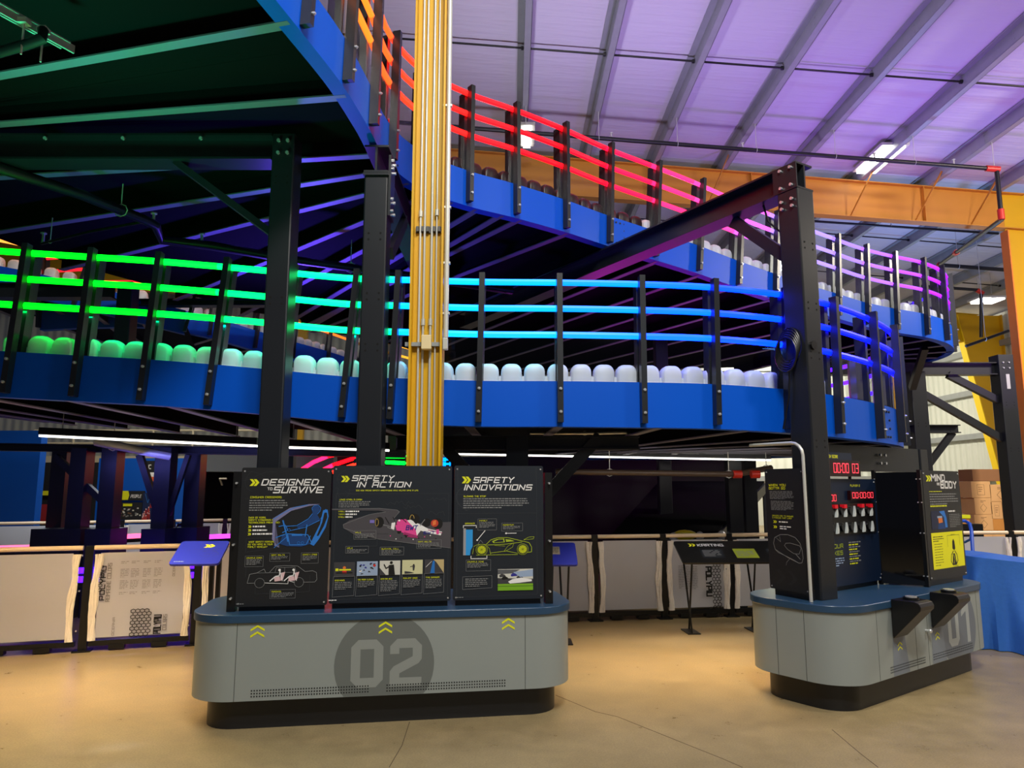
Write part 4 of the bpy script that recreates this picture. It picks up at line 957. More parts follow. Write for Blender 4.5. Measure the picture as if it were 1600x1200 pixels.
for a_, b_, c_ in (((612, 812), (618, 824), TYR), ((604, 828), (614, 833), GPRINT), ((655, 826), (662, 816), GPRINT), ((668, 833), (690, 838), mat('deep_pink_print', (0, 0, 0))), ((625, 813), (633, 820), TYR), ((606, 822), (600, 812), TYR)): P.line('racing_car_picture', c_, [a_, b_], 1.1)
P.circ('racing_car_picture', WPRINT, (622, 817), 1.6); P.poly('racing_car_picture', TYR, [(641, 815), (650, 813), (656, 820), (648, 823)]); P.poly('racing_car_picture', mat('amber_glow_print', (226, 120, 60), .5), [(675, 819), (680, 817), (680, 824), (675, 826)])
for k in range(9): P.poly('racing_car_picture', [PNK, WPRINT, TYR][k % 3], [(607 + k * 9, 842 + (k * 5) % 7), (609 + k * 9, 841 + (k * 5) % 7), (609 + k * 9, 843.4 + (k * 5) % 7)])
P.text('racing_car_picture', IND, 'BWT', 632, 833, 652, 8, .2, 1.4); P.text('racing_car_picture', IND, 'BWT', 660, 840, 679, 5, .1, 1.4); P.poly('racing_car_picture', PNK, [(681, 832), (685, 832), (685, 840), (681, 840)])
P.poly('racing_car_picture', TYR, [(619, 834), (626, 834), (624, 838), (620, 838)]); P.poly('racing_car_picture', TYR, [(630, 840), (637, 842), (633, 845)]); P.rect('racing_car_picture', mat('lilac_print', (120, 110, 190), .5), 576, 816, 583, 821)
P.note(552, 833, 586, 847, 'HALO', 31, 4); P.note(540, 858, 575, 869, 'HALO', 32, 3); P.note(593, 860, 630, 873, 'SURVIVAL CELL', 33, 4); P.note(650, 849, 689, 863, 'SEAT BELTS', 34, 4)
P.line('callout_line', DPRINT, [(575, 858), (588, 858), (588, 838), (606, 838)], .35); P.line('callout_line', DPRINT, [(624, 860), (624, 842)], .35)
PALE = mat('pale_photo_sky', (205, 205, 196), .5); SKYB = mat('photo_blue', (30, 110, 190), .5); RED = mat('photo_red', (205, 45, 40), .5); SAND = mat('photo_sand', (190, 170, 120), .5); ASPH = mat('photo_asphalt', (58, 58, 62), .5); GRN = mat('photo_grass', (120, 175, 30), .5); LSK = mat('photo_sky_blue', (150, 170, 200), .5)
P.bucket = lambda x: min(4, max(0, int((x - 521.5) // 34.6)))
X = [(523, 555), (558, 590), (593, 625), (628, 660), (663, 694)]
for i, (x0, x1) in enumerate(X):
    y0, y1 = 883 - i * .6, 906 - i * .6; P.rect('photo', [ASPH, LSK, PALE, mat('photo_dusty_sky', (205, 204, 160), .5), ASPH][i], x0, y0, x1, y1)
    P.line('callout_line', GPRINT, [(x0, y1), (x1, y1 - .5), (x1 - .4, 936 - i * .5), (x0 - 1, 938 - i * .5)], .4, True)
    P.text('small_print', YPRINT, ['AERODYNAMICS', 'FIRE PROOF CLOTHING', 'HEAD AND NECK', 'RUN-OFF AREA', 'TYRE BARRIERS'][i], x0 + 2, 913 - i * .5, x0 + [17, 26, 20, 24, 24][i], 2.3)
    P.body('small_print', GPRINT, x0 + 2, 914.5 - i * .5, x1 - 3, [5, 4, 7, 5, 6][i], 2.6, 40 + i)
# small pictures
P.poly('photo', RED, [(536, 896), (539, 889), (542, 896), (543, 901), (536, 901)]); P.rect('photo', YPRINT, 525.5, 893, 530, 897); P.rect('photo', YPRINT, 531, 894, 549, 896.5); P.circ('photo', mat('photo_orange', (220, 120, 50), .5), (539, 892), 2.4); P.line('photo', TYR, [(527, 900), (551, 900)], 1.4)
rr = random.Random(5)
for k in range(16):
    x, y = rr.uniform(559, 586), rr.uniform(884, 902); P.poly('photo', rr.choice([IND, ASPH, WPRINT, TYR, ASPH]), [(x, y), (x + rr.uniform(1, 4), y + rr.uniform(-1, 1)), (x + rr.uniform(1, 4), y + rr.uniform(1, 3)), (x - .5, y + 2)])
P.circ('photo', RED, (585, 889), 2); P.poly('photo', ASPH, [(593, 893), (603, 905), (593, 905)])
P.circ('photo', TYR, (611, 885), 2.3); P.poly('photo', TYR, [(607, 889), (615, 888), (617, 904.5), (607, 904.5)]); P.line('photo', TYR, [(608, 891), (603, 894), (600, 888)], 1.6)
P.circ('photo', TYR, (646, 889), 1.2); P.poly('photo', ASPH, [(644, 890), (648, 890), (647, 898), (645, 898)]); P.line('photo', ASPH, [(644, 891), (641, 892)], .8); P.poly('photo', ASPH, [(632, 899), (640, 900), (647, 902), (632, 903)])
P.poly('photo', SAND, [(677, 881), (693.5, 881), (693.5, 903), (682, 886)]); P.poly('photo', SKYB, [(676, 883), (679, 883), (679, 903), (672, 903)]); P.line('photo', WPRINT, [(665, 893), (674, 884)], .6)
P.body('small_print', WPRINT, 516.5, 942, 536, 1, 3, 3); P.finish(r)

# SAFETY INNOVATIONS
r, P = board_thing('display_board', 'dark slate display board headed SAFETY INNOVATIONS with yellow-green sports car', M2, 1.77, 2.43, .79, 1.748, .125, BOARD2, (709, 727, 849, 943))
swirl(P, 735, 765, 40)
P.chev('chevron_mark', YPRINT, 720.5, 745, 8.5, 11); P.text('title', WPRINT, 'SAFETY', 737, 755.5, 804, 10, .3, 1.25); P.text('title', WPRINT, 'INNOVATIONS', 723, 767.5, 833, 9.8, .3, 1.25)
P.text('small_print', YPRINT, 'SLOWING THE STOP', 723.5, 778.5, 758, 2.6); P.body('small_print', GPRINT, 723, 780.5, 826, 5, 3.6, 51)
P.line('callout_line', DPRINT, [(712, 805), (838, 805)], .35); P.line('callout_line', DPRINT, [(714, 730), (714, 938), (839, 936), (838, 730)], .3)
P.text('small_print', YPRINT, 'BARRIER', 726, 822.5, 741, 2.4); P.line('brackets', WPRINT, [(723.5, 828), (723.5, 824.5), (743.5, 824.5), (743.5, 828)], .9)
P.note(746, 814, 775, 832, 'IMPACT', 52, 5); P.note(783, 821, 816, 834, 'MOMENTUM', 53, 3); P.line('brackets', WPRINT, [(789, 837.5), (806, 837.5)], .9); P.circ('brackets', WPRINT, (790, 837.5), 1.4); P.line('brackets', WPRINT, [(757, 833), (745, 848)], 1); P.circ('brackets', WPRINT, (745, 848), 1.3)
P.rect('barrier_drawing', mat('grey_bar_print', (150, 150, 155), .5), 723.5, 829, 727.5, 872); P.poly('barrier_drawing', mat('bright_blue_print', (40, 150, 225), .5), [(727.5, 831), (738, 831), (738, 858), (735, 864), (734, 872), (727.5, 872)])
LIME = mat('lime_print', (160, 178, 40), .5)
P.line('car_drawing', LIME, [(744, 872), (808, 872)], .7); P.line('car_drawing', LIME, [(738, 870), (740, 858), (746, 855), (757, 855)], .7); P.line('car_drawing', GPRINT, [(746, 855), (750, 848), (754, 853)], .5)
P.line('car_drawing', LIME, [(758, 856), (766, 848), (777, 844.5), (792, 844.5), (806, 848), (818, 851), (826, 853), (830, 860), (830, 868), (822, 869)], .9)
P.line('car_drawing', LIME, [(761, 856), (790, 855), (815, 852)], .8); P.poly('car_drawing', LIME, [(768, 850), (776, 846.5), (787, 846), (788, 852), (770, 853)]); P.poly('car_drawing', BOARD2, [(771, 850.8), (778, 847.4), (785.5, 847.2), (786, 851.2), (772, 852.2)]); P.poly('car_drawing', LIME, [(789, 847), (797, 848), (803, 850.5), (790, 851.5)])
P.line('car_drawing', LIME, [(766, 869), (790, 866), (808, 870)], .7); P.line('car_drawing', LIME, [(787, 866), (793, 858), (802, 853), (800, 860), (788, 867)], .5); P.line('car_drawing', LIME, [(772, 857), (788, 858)], .5); P.line('car_drawing', LIME, [(818, 848), (826, 844), (834, 843.5), (833, 847), (818, 848.5)], .6); P.line('car_drawing', LIME, [(758, 855), (764, 862), (766, 872)], .6)
P.line('car_drawing', TYR, [(741, 870), (741, 860)], 3)
for cx in (752, 816):
    P.circ('car_drawing', LIME, (cx, 863.5), 8.8, .6, 24); P.circ('car_drawing', BOARD2, (cx, 863.5), 8.2, None, 24); P.circ('car_drawing', mat('yellow_green_wheel', (196, 206, 20), .5), (cx, 863.5), 6.9, None, 24); P.circ('car_drawing', mat('olive_rim', (120, 128, 16), .5), (cx, 863.5), 6.2, .7, 24)
    for k in range(10): P.line('car_drawing', mat('olive_rim', (0, 0, 0)), [(cx, 863.5), (cx + 5.8 * math.cos(k * PI / 5), 863.5 + 5.8 * math.sin(k * PI / 5))], .5)
P.line('brackets', WPRINT, [(735.5, 873.5), (735.5, 877.5), (760, 877.5), (760, 873.5)], 1); P.note(728, 879.5, 766, 897, 'CRUMPLE ZONE', 54, 4); P.line('callout_line', GPRINT, [(723, 906), (768, 905), (768, 924), (723, 926)], .4, True); P.body('small_print', GPRINT, 727, 909, 763, 5, 2.8, 55)
P.rect('photo', PALE, 777, 895, 832, 929); P.poly('photo', ASPH, [(777, 909), (832, 911), (832, 919), (777, 920)]); P.rect('photo', GRN, 777, 918.5, 832, 929); P.rect('photo', mat('photo_dark_grass', (84, 132, 24), .5), 777, 921.5, 832, 923)
P.poly('photo', mat('photo_stand', (90, 92, 96), .5), [(777, 895.5), (812, 896), (800, 902), (777, 903)])
for x, y, c in ((779, 905, ASPH), (783, 909, TYR), (797, 904, IND), (806, 908, ASPH)): P.poly('photo', c, [(x, y), (x + 4, y - 3), (x + 9, y - 1), (x + 11, y + 2), (x + 1, y + 3)])
P.poly('photo', WPRINT, [(793, 915), (800, 911), (814, 909), (830, 912), (830, 915), (812, 917), (796, 918)]); P.poly('photo', LSK, [(801, 900), (832, 896), (832, 907), (812, 908)])
P.body('small_print', GPRINT, 713, 937.5, 731, 1, 3, 3); P.finish(r)
# side posts of the board row
for a, lab in ((.25, 'left'), (2.47, 'right')):
    rt = thing('board_post', f'slim black post with bolts at the {lab} end of the three boards on kiosk 02', 'post', M2 @ V((a, .15, .75)))
    MB().bb((a - .025, .13, .75), (a + .03, .2, 1.70), M2).build('post', BLACKB, rt)
    for z in (.84, 1.2, 1.62): p = M2 @ V((a + .002, .13, z)); MB().cyl(p, p - V((-.006, .03, 0)), .008, 8).build('bolt', BOLT, rt)
# rear return panels so that the boards read as one cabinet
# ------------------------------------------------------------------ boards on kiosk 01
RED7 = mat('red_lit_segment', (30, 0, 0), .5, 0, (1.5, .07, .11, 1), 1.6); REDBG = mat('dark_red_display', (36, 4, 8), .3)
# WHEN YOU GOTTA GO
A0, A1 = V((2.05, 5.86, 0)), V((2.215, 5.5, 0)); dd_ = (A1 - A0).normalized(); MG = Matrix.Translation(A0) @ Matrix.Rotation(math.atan2(dd_.y, dd_.x), 4, 'Z')
r, P = board_thing('display_board', 'narrow charcoal board headed WHEN YOU GOTTA GO with helmet outline', MG, 0, .40, .80, 1.735, 0, BOARD, (1201, 728, 1254, 936))
P.text('title', YPRINT, 'WHEN YOU', 1206, 758.5, 1230, 4.2, 0, 1.5); P.text('title', YPRINT, 'GOTTA GO', 1206, 764, 1229, 4.2, 0, 1.5)
P.body('small_print', GPRINT, 1207, 767, 1240, 7, 2.1, 61); P.body('small_print', GPRINT, 1208, 784, 1240, 8, 2.1, 62)
P.text('small_print', YPRINT, 'DRIVERS CAN TO ENDURE', 1209, 811, 1238, 2.4); P.text('small_print', YPRINT, 'G-FORCES THAT LAST', 1209, 814.5, 1236, 2.4)
for y in (818, 827): P.chev('chevron_mark', YPRINT, 1210, y, 3, 4.5)
P.body('small_print', WPRINT, 1218, 819, 1238, 1, 4, 63, .5); P.body('small_print', WPRINT, 1219, 827, 1236, 2, 3.6, 64, .5)
HL = [(1211, 868), (1209, 858), (1211, 848), (1219, 842), (1229, 841), (1239, 845), (1245, 854), (1247, 864), (1248, 878), (1246, 886), (1242, 887), (1236, 883), (1224, 877), (1215, 873)]
P.line('helmet_drawing', GPRINT, HL, .6, True); P.line('helmet_drawing', GPRINT, [(1226, 856), (1232, 855), (1244, 858), (1246, 862)], .5); P.line('helmet_drawing', GPRINT, [(1226, 856), (1224, 860), (1228, 866), (1236, 872), (1243, 872), (1246, 862)], .5); P.line('helmet_drawing', GPRINT, [(1211, 868), (1228, 880), (1242, 887)], .5); P.line('helmet_drawing', GPRINT, [(1213, 848), (1219, 854), (1218, 845)], .4); P.line('helmet_drawing', GPRINT, [(1230, 882), (1226, 888), (1225, 893)], .4); P.line('helmet_drawing', GPRINT, [(1239, 873), (1244, 880)], .8)
for x in (1210, 1226): P.poly('chevron_mark', mat('faint_print', (36, 38, 42), .5), [(x, 902), (x + 5, 902), (x + 14, 914), (x + 5, 926), (x, 926), (x + 8, 914)])
P.finish(r)
# bent conduit beside it
q0 = MG @ V((.425, -.02, .752)); zt = 1.93
back = V((-.25, .42, 0)).normalized()
pts = [q0, pz(q0, zt - .1)] + [pz(q0 + back * (.1 - .1 * math.cos(t)), zt - .1 + .1 * math.sin(t)) for t in (.4, .8, 1.2, PI / 2)] + [pz(q0 + back * .5, zt + .0)]
o = MB().tube(pts, .0125, 10).build('conduit', ZINC); tag(o, 'bent galvanised conduit beside the WHEN YOU GOTTA GO board', 'conduit')

# reflex game board
r, P = board_thing('reflex_game_board', 'navy reflex game board with red timers and two rows of drop cups', M1, .24, 1.45, .79, 1.66, .46, NAVY, (1262, 760, 1376, 918))
MP = P.M
def lp(px, py): a = P.q((px, py)); return a
P.text('small_print', YPRINT, 'PLAYER 2', 1336, 772, 1351, 3.4); P.text('small_print', YPRINT, 'PLAYER 1', 1284, 776, 1298, 3.4)
P.text('title', mat('dim_lime_print', (150, 165, 40), .5), 'TEST YOUR', 1280, 863, 1320, 6.5, 0, 1.4); P.text('title', mat('dim_lime_print', (0, 0, 0)), 'REFLEXES', 1283, 873, 1319, 6.5, 0, 1.4)
P.body('small_print', LSK, 1297, 877, 1321, 4, 3.4, 71)
for k in range(5): P.body('small_print', GPRINT, 1328, 855 + k * 7, 1356, 1, 4, 72 + k); P.body('small_print', YPRINT, 1328, 858.5 + k * 7, 1350, 1, 4, 82 + k)
def timer(px0, py0, px1, py1, s, part, mt=RED7):
    a, b = lp(px0, py1), lp(px1, py0)
    MB().bb((a[0], a[1], .0), (b[0], b[1], .03), MP, REDBG).build(part, None, r)
    m = MB(); w, h = b[0] - a[0], b[1] - a[1]; text(m, s, a[0] + .06 * w, a[1] + .18 * h, .64 * h, .88 * w, 0, .6, .0315, MP, mt, 2.0); m.build(part + '_digits', None, r, normals=False)
timer(1331, 778, 1368, 792, '00:00:00', 'player_timer'); timer(1279, 781, 1311, 796, '00:00:00', 'player_timer')
CUPR, CUPG = mat('red_drop_tab', (225, 20, 40), .4), mat('pale_drop_baton', (196, 204, 204), .35)
MB().bb(lp(1296, 843) + (.001,), lp(1371, 797) + (.012,), MP).build('drop_rack', BLACKB, r)
for j, y in enumerate((800, 824)):
    for i in range(5):
        x = 1306 + 13.2 * i; a = lp(x, y + 17); s_ = .045
        m = MB(); prof = [(-.2, 0), (.45, .02), (.62, .3), (.55, .6), (.35, 1.0), (.18, .6), (-.05, .25)]
        m.prism([(a[0] + p[0] * s_, a[1] + p[1] * .088) for p in prof], .03, .045, MP); m.build('drop_baton', CUPG, r)
        m = MB(); c = lp(x, y + 8); m.cyl(MP @ V((c[0] - .012, c[1], .005)), MP @ V((c[0] - .012, c[1], .03)), .034, 16); m.build('cup', BLACKB, r)
        if j == 0 and i != 2: c = lp(x, y + 1); MB().bb((c[0] - .025, c[1] - .016, .01), (c[0] + .02, c[1] + .014, .05), MP).build('red_tab', CUPR, r)
P.finish(r)
# high score timer over it
MT = plane(M1, (.24, .46, 1.66), (1, 0, 0), (0, 0, 1))
r = thing('high_score_timer', 'long red 00:00 03 timer under a DAILY HIGH SCORE plate', 'timer', M1 @ V((.7, .46, 1.67)))
MB2 = plane(M1, (0, .445, 1.68), (1, 0, 0), (0, 0, 1))
MB().bb((.5, 0, -.035), (1.08, .2, -.015), M=MB2).build('back_plate', NAVY, r)
MB().bb((.6, .0, -.015), (1.15, .135, .02), M=MB2).build('display', REDBG, r)
m = MB(); text(m, '00:00 03', .72, .028, .082, .395, 0, .62, .0215, MB2, RED7, 2.0); m.build('timer_digits', None, r, normals=False)
m = MB(); text(m, 'DAILY HIGH SCORE', .6, .152, .026, .26, 0, 1.4, -.0145, MB2, YPRINT); m.build('lettering', None, r, normals=False)
for x in (.58, 1.04): MB().bb((x, -.06, -.035), (x + .03, .01, -.022), M=MB2).build('bracket', BLACKB, r)
# black glossy return panels between the game board and MIND AND BODY
r = thing('side_cabinet', 'glossy black side cabinet between the game board and MIND AND BODY', 'cabinet', M1 @ V((1.56, .3, .752)))
GLB = mat('gloss_black_panel', (6, 6, 8), .08, 0, coat=.3)
for (x0, y0), (x1, y1) in (((1.47, .47), (1.61, .17)),):
    MB().bar(M1 @ V((x0, y0, 1.24)), M1 @ V((x1, y1, 1.24)), .012, .96).build('front_panel', GLB, r)
MB().bb((1.47, .47, .76), (2.3, .485, 1.3), M=M1).build('back_panel', GLB, r)
for x, y in ((1.465, .475), (1.615, .155)):
    MB().bb((x - .015, y - .015, .752), (x + .015, y + .015, 1.74), M=M1).build('corner_post', BLACKB, r)
    for z in (.84, 1.2, 1.46, 1.66):
        for k in (0, .03): MB().cyl(M1 @ V((x - .016, y - .012 + k, z)), M1 @ V((x - .022, y - .012 + k, z)), .006, 8).build('bolt', BOLT, r)
# MIND AND BODY
r, P = board_thing('display_board', 'black board headed MIND AND BODY with bright yellow diagram panel', M1, 1.64, 2.36, .80, 1.735, .14, BOARD, (1440, 738, 1497, 918))
# laid out on the board's own frame, in hundredths of its width and height
P = Print(P.M, .72, .935, (0, 0, 100, 130)); PX = P
YK = [(0, 0), (11, 6), (31, 22), (34, 25), (39, 28), (60, 43), (66, 49), (94, 71), (98, 75), (127, 118), (130, 130)]
def ym(y):
    for (a, b), (c, d) in zip(YK[:-1], YK[1:]):
        if y <= c: return b + (y - a) * (d - b) / (c - a)
    return 130
P.ymap = ym
P.chev('chevron_mark', YPRINT, 8, 11, 9, 9); P.text('title', WPRINT, 'MIND', 21, 20, 60, 9, 0, 1.7); P.text('title', WPRINT, 'BODY', 45, 31, 92, 9.5, 0, 1.7); P.text('title', WPRINT, 'AND', 36, 26, 44, 3.4, 0, 1.4)
P.body('small_print', YPRINT, 14, 34, 68, 1, 3, 91); P.body('small_print', GPRINT, 14, 39, 92, 5, 4.2, 92); P.body('small_print', YPRINT, 14, 59, 96, 1, 3.4, 93, .6)
P.rect('photo', mat('photo_navy', (24, 34, 66), .5), 14, 66, 58, 94); P.poly('photo', CY, [(36, 67), (50, 66), (55, 78), (56, 92), (50, 92), (48, 76)]); P.poly('photo', mat('photo_orange', (0, 0, 0)), [(32, 77), (43, 77), (44, 84), (33, 85)]); P.rect('photo', LSK, 30, 74, 43, 77); P.poly('photo', CYD, [(32, 85), (46, 85), (50, 94), (30, 94)])
P.body('small_print', WPRINT, 61, 66, 94, 1, 4, 94, .6); P.body('small_print', GPRINT, 63, 72, 95, 8, 2.7, 95)
BY = mat('bright_yellow_panel', (238, 236, 10), .45)
P.rect('yellow_panel', BY, 10, 98, 96, 127)
P.body('small_print', TYR, 14, 101, 42, 3, 1.7, 96, .4); P.body('small_print', TYR, 16, 107, 38, 9, 2.1, 97, .2)
P.poly('diagram', TYR, [(68, 104), (71, 106), (72, 112), (69, 113.5), (64, 112), (65, 106)]); P.line('diagram', TYR, [(66, 114), (60, 117), (58, 122), (62, 125), (72, 125), (77, 122), (75, 117), (70, 114)], 1.4); P.poly('diagram', TYR, [(64, 116), (70, 116), (73, 124.5), (62, 124.5)]); P.line('diagram', BY, [(66, 117), (69, 121), (66, 124)], .8)
P.line('diagram', mat('olive_rim', (0, 0, 0)), [(52, 110), (52, 101), (86, 101), (86, 110)], .5); P.text('diagram', TYR, 'BRAIN', 62, 101.2, 74, 1.6); P.text('diagram', TYR, 'CORE', 63, 126.8, 77, 1.4)
P.finish(r)
P0 = None

# ------------------------------------------------------------------ crowd barriers with film covered sheets
MUR = mat('violet_ground_light', (20, 10, 40), .4, 0, (.07, .005, 1.2, 1), 5); PKL = mat('pink_ground_light', (60, 10, 30), .4, 0, (1.5, .12, .30, 1), 2.4); MGL = mat('magenta_ground_light', (60, 10, 60), .4, 0, (1.3, .06, 1.6, 1), 2.2)
SMOKE = mat('smoked_panel', (46, 38, 44), .25)
def hexes(P, x0, y0, nx, ny, r_, rot=0):
    for i in range(nx):
        for j in range(ny):
            cx = x0 + i * r_ * 1.75 + (r_ * .87 if j % 2 else 0); cy = y0 + j * r_ * 1.5
            P.line('print', TYR, [(cx + r_ * math.sin(k * PI / 3), cy + r_ * math.cos(k * PI / 3)) for k in range(6)], r_ * .3, True)
def barrier(a, b, label, panel=None, z1=.99, prints=None, film=True, group='crowd barriers', span=(.12, .86), last=False, foot=True):
    """one bay: post at a, tube rail to b, clear sheet still wrapped in its protective film"""
    a, b = V((a[0], a[1], 0)), V((b[0], b[1], 0)); d = (b - a); L = d.length; d.normalize(); n = V((d.y, -d.x, 0))
    r = thing('crowd_barrier', label, 'barrier', a, 0, group)
    for p in ([a, b] if last else [a]):
        MB().box(p + V((0, 0, .505)), (.075, .05, 1.01), math.atan2(d.y, d.x)).build('post', BLACKB, r)
        MB().box(p + V((0, 0, .008)), (.16, .13, .016), math.atan2(d.y, d.x)).build('foot_plate', BLACKB, r)
        for z in (.2, .58, .92):
            for s_ in (-1, 1): MB().cyl(p + n * .025 + d * s_ * .06 + V((0, 0, z)), p + n * .034 + d * s_ * .06 + V((0, 0, z)), .009, 8).build('bolt', BOLT, r)
    MB().cyl(a + d * .04 + V((0, 0, z1)), b - d * .04 + V((0, 0, z1)), .024, 12).build('top_rail', RAILC, r)
    Mx = Matrix.Translation(a) @ Matrix.Rotation(math.atan2(d.y, d.x), 4, 'Z')
    m = MB().bb((.05, -.004, .13), (L - .05, .004, .93), Mx); m.build('clear_panel', CLEAR if film else SMOKE, r)
    MB().bb((.05, -.03, .05), (L - .05, .03, .1), Mx).build('bottom_rail', BLACKB, r)
    if foot:
        for x in (.3, .68): MB().bb((x * L - .07, -.04, .012), (x * L + .07, .05, .06), Mx).build('floor_block', BLACKB, r)
    if film:
        x0, x1 = span[0] * L, span[1] * L; rr = random.Random(int(a.x * 100)); N = 14
        m = MB(); vs = []
        for j in range(N + 1):
            z = .125 + .815 * j / N
            for i in range(7):
                x = x0 + (x1 - x0) * i / 6; vs.append(Mx @ V((x, -.012 - .004 * math.sin(i * 1.3 + j * .5) - .003 * math.sin(j * .9 + a.x), z)))
        m.add(vs, [(j * 7 + i, j * 7 + i + 1, (j + 1) * 7 + i + 1, (j + 1) * 7 + i) for j in range(N) for i in range(6)], None, True)
        vs2 = [v + n * -.006 for v in vs]; m.add(vs2, [(j * 7 + i, (j + 1) * 7 + i, (j + 1) * 7 + i + 1, j * 7 + i + 1) for j in range(N) for i in range(6)], None, True)
        m.build('protective_film', FILM, r)
        for x, sg in ((x0, -1), (x1, 1)):        # gathered film hanging at both edges
            m = MB()
            for k in range(3):
                pts = []; rad = []
                for j in range(N + 1):
                    z = .10 + .83 * j / N; pts.append(Mx @ V((x + sg * (.004 + .02 * k + (.012 * math.sin(j * .33 + a.x * 3) + .006 * math.sin(j * .8 + k)) + rr.uniform(-.0025, .0025)), -.02 - .004 * math.sin(j * .7 + k * 2) - .006 * k, z)))
                    rad.append(.014 + .004 * math.sin(j * 1.1 + k * 1.7) + rr.uniform(0, .004))
                m.tube(pts, rad, 6)
            m.build('film_edge', FILMF, r)
        if prints:
            P = Print(plane(Mx, (x0, -.0205, .125), (1, 0, 0), (0, 0, 1)), x1 - x0, .815, (0, 0, 100, 130)); prints(P); P.finish(r)
    return r
def vtext(P, s, x, y0, y1, h, m, up=True):
    """lettering turned to run up or down the sheet"""
    b = P.mb('print'); k = P.w / 100
    o = P.q((x, y1 if up else y0)); Mr = P.M @ Matrix.Translation((o[0], o[1], 0)) @ Matrix.Rotation(PI / 2 if up else -PI / 2, 4, 'Z')
    text(b, s, 0, 0, h * k, abs(y1 - y0) * P.h / 130, 0, 1.5, P.z(), Mr, m)
PG = mat('pale_film_print', (150, 148, 150), .5)
def pr_left(P):
    vtext(P, 'REIMAGINE COLORS', 14, 16, 76, 5, PG)
    for k, x in enumerate((24, 36, 50, 63)):
        for j, y in enumerate((14, 26, 44, 62)): P.body('print', PG, x, y, x + 10, 6 if j in (1, 2) else 2, 2.4, k * 5 + j, .35)
    hexes(P, 42, 92, 4, 9, 3.0); vtext(P, 'POLYPIU', 76, 99, 129, 10, TYR); vtext(P, 'COLORS', 82, 99, 124, 5, PG); vtext(P, 'POLYPIU', 8, 20, 74, 6, TYR); vtext(P, 'OCEANIA', 22, 100, 128, 3, PG); vtext(P, 'OCEANIA', 88, 16, 40, 3, PG); hexes(P, 0, 18, 1, 12, 2.4)
def pr_right(P):
    for k, x in enumerate((12, 24, 38)): P.body('print', PG, x, 50 + k, x + 11, 14, 3.2, k + 3, .35)
    vtext(P, 'POLYPIU', 64, 52, 110, 12, TYR, False); hexes(P, 80, 12, 2, 26, 3.6)
def pr_far(P):
    P.rect('print', PG, 14, 18, 15, 110); P.body('print', PG, 14, 20, 50, 22, 3.6, 9, .3); vtext(P, 'POLYPIU', 66, 28, 108, 13, TYR, False)
lineL = lambda X: 7.59 + .31 * (X + 3.27)
bl = [(-6.16, 'barrier at the left edge of the hall, plain film sheet, post hidden', None), (-5.18, 'barrier with a plain film sheet at the left edge', None), (-4.2, 'barrier with printed film sheet and black POLYPIU lettering, left of kiosk 02', pr_left), (-3.24, 'barrier half hidden by the blue lectern left of kiosk 02', None), (-2.28, 'barrier behind kiosk 02, mostly hidden by the boards', None)]
for x, lab, pr in bl: barrier((x, lineL(x)), (x + .96, lineL(x + .96)), 'black and cream ' + lab, prints=pr, span=(.1, .88))
lineR = lambda X: 8.9 + .17 * (X - 1.0)
br = [(.14, 'with plain film sheet right beside kiosk 02', None), (1.0, 'with plain film sheet, second to the right of kiosk 02', None), (1.86, 'with printed POLYPIU sheet under the black table', pr_right), (2.72, 'behind the right half of the black table', None), (3.58, 'hidden behind kiosk 01 at left', None), (4.44, 'hidden behind kiosk 01 in the middle', None)]
for x, lab, pr in br: barrier((x, lineR(x)), (x + .86, lineR(x + .86)), 'black and cream barrier ' + lab, prints=pr, span=(.12, .9))
barrier((-1.32, lineL(-1.32)), (.14, lineR(.14)), 'black and cream barrier spanning behind the SAFETY boards', film=False)
lineF = lambda X: 9.55 + .1 * (X - 5.3)
for x, lab, pr in ((5.3, 'before the blue hand cart', None), (6.6, 'with POLYPIU sheet at the right edge below the cardboard boxes', pr_far)): barrier((x, lineF(x)), (x + 1.3, lineF(x + 1.3)), 'black and cream barrier ' + lab, prints=pr, span=(.08, .93), last=x > 6)
# far row of barriers on the other side of the ground track
fx = [-10.6, -9.0, -7.6, -6.75, -6.0, -5.2, -4.4, -3.6]
fy = lambda X: 11.7 + .38 * (X + 9.2)
for i, (a, b) in enumerate(zip(fx[:-1], fx[1:])): barrier((a, fy(a)), (b, fy(b)), f'{nth(i)} pale barrier from the left in the far row across the ground track', group='far row of barriers', span=(.12, .9), foot=False)
# ground track kerb lights and blocks beyond the left barriers
def kerb(label, a, b, z, m_, blocks_n=0, bm=None):
    r = thing('ground_track_light', label, 'light strip', (a[0], a[1], z)); a_, b_ = V((a[0], a[1], z)), V((b[0], b[1], z))
    MB().bar(a_, b_, .05, .06).build('light_tube', m_, r); MB().bar(a_ - V((0, 0, .06)), b_ - V((0, 0, .06)), .04, .05).build('mount', BLACKB, r)
    for t in (.05, .5, .95): p = a_.lerp(b_, t); MB().bar((p.x, p.y, 0), (p.x, p.y, z - .05), .04, .04, (1, 0, 0)).build('leg', BLACKB, r)
    return r
def gp(px, py, Y): p = at(px, py, Y); return (p.x, p.y), p.z
for lab, p0, p1, Y0, Y1_, m_ in (('violet light strip low behind the left barriers', (-20, 912), (420, 893), 7.9, 8.9, MUR), ('upper violet light strip behind the left barriers', (80, 892), (420, 880), 8.3, 9.3, MUR), ('pink light strip above black kerb blocks beyond the left barriers', (183, 843), (300, 829), 10.2, 11.0, PKL), ('magenta light strip beyond the dark navy columns', (268, 842), (420, 834), 10.6, 11.4, MGL), ('red light strip at the far left behind the barrier', (-20, 858), (66, 854), 9.0, 9.2, PKL)):
    a, z = gp(*p0, Y0); b, z2 = gp(*p1, Y1_); kerb(lab, a, b, (z + z2) / 2, m_)
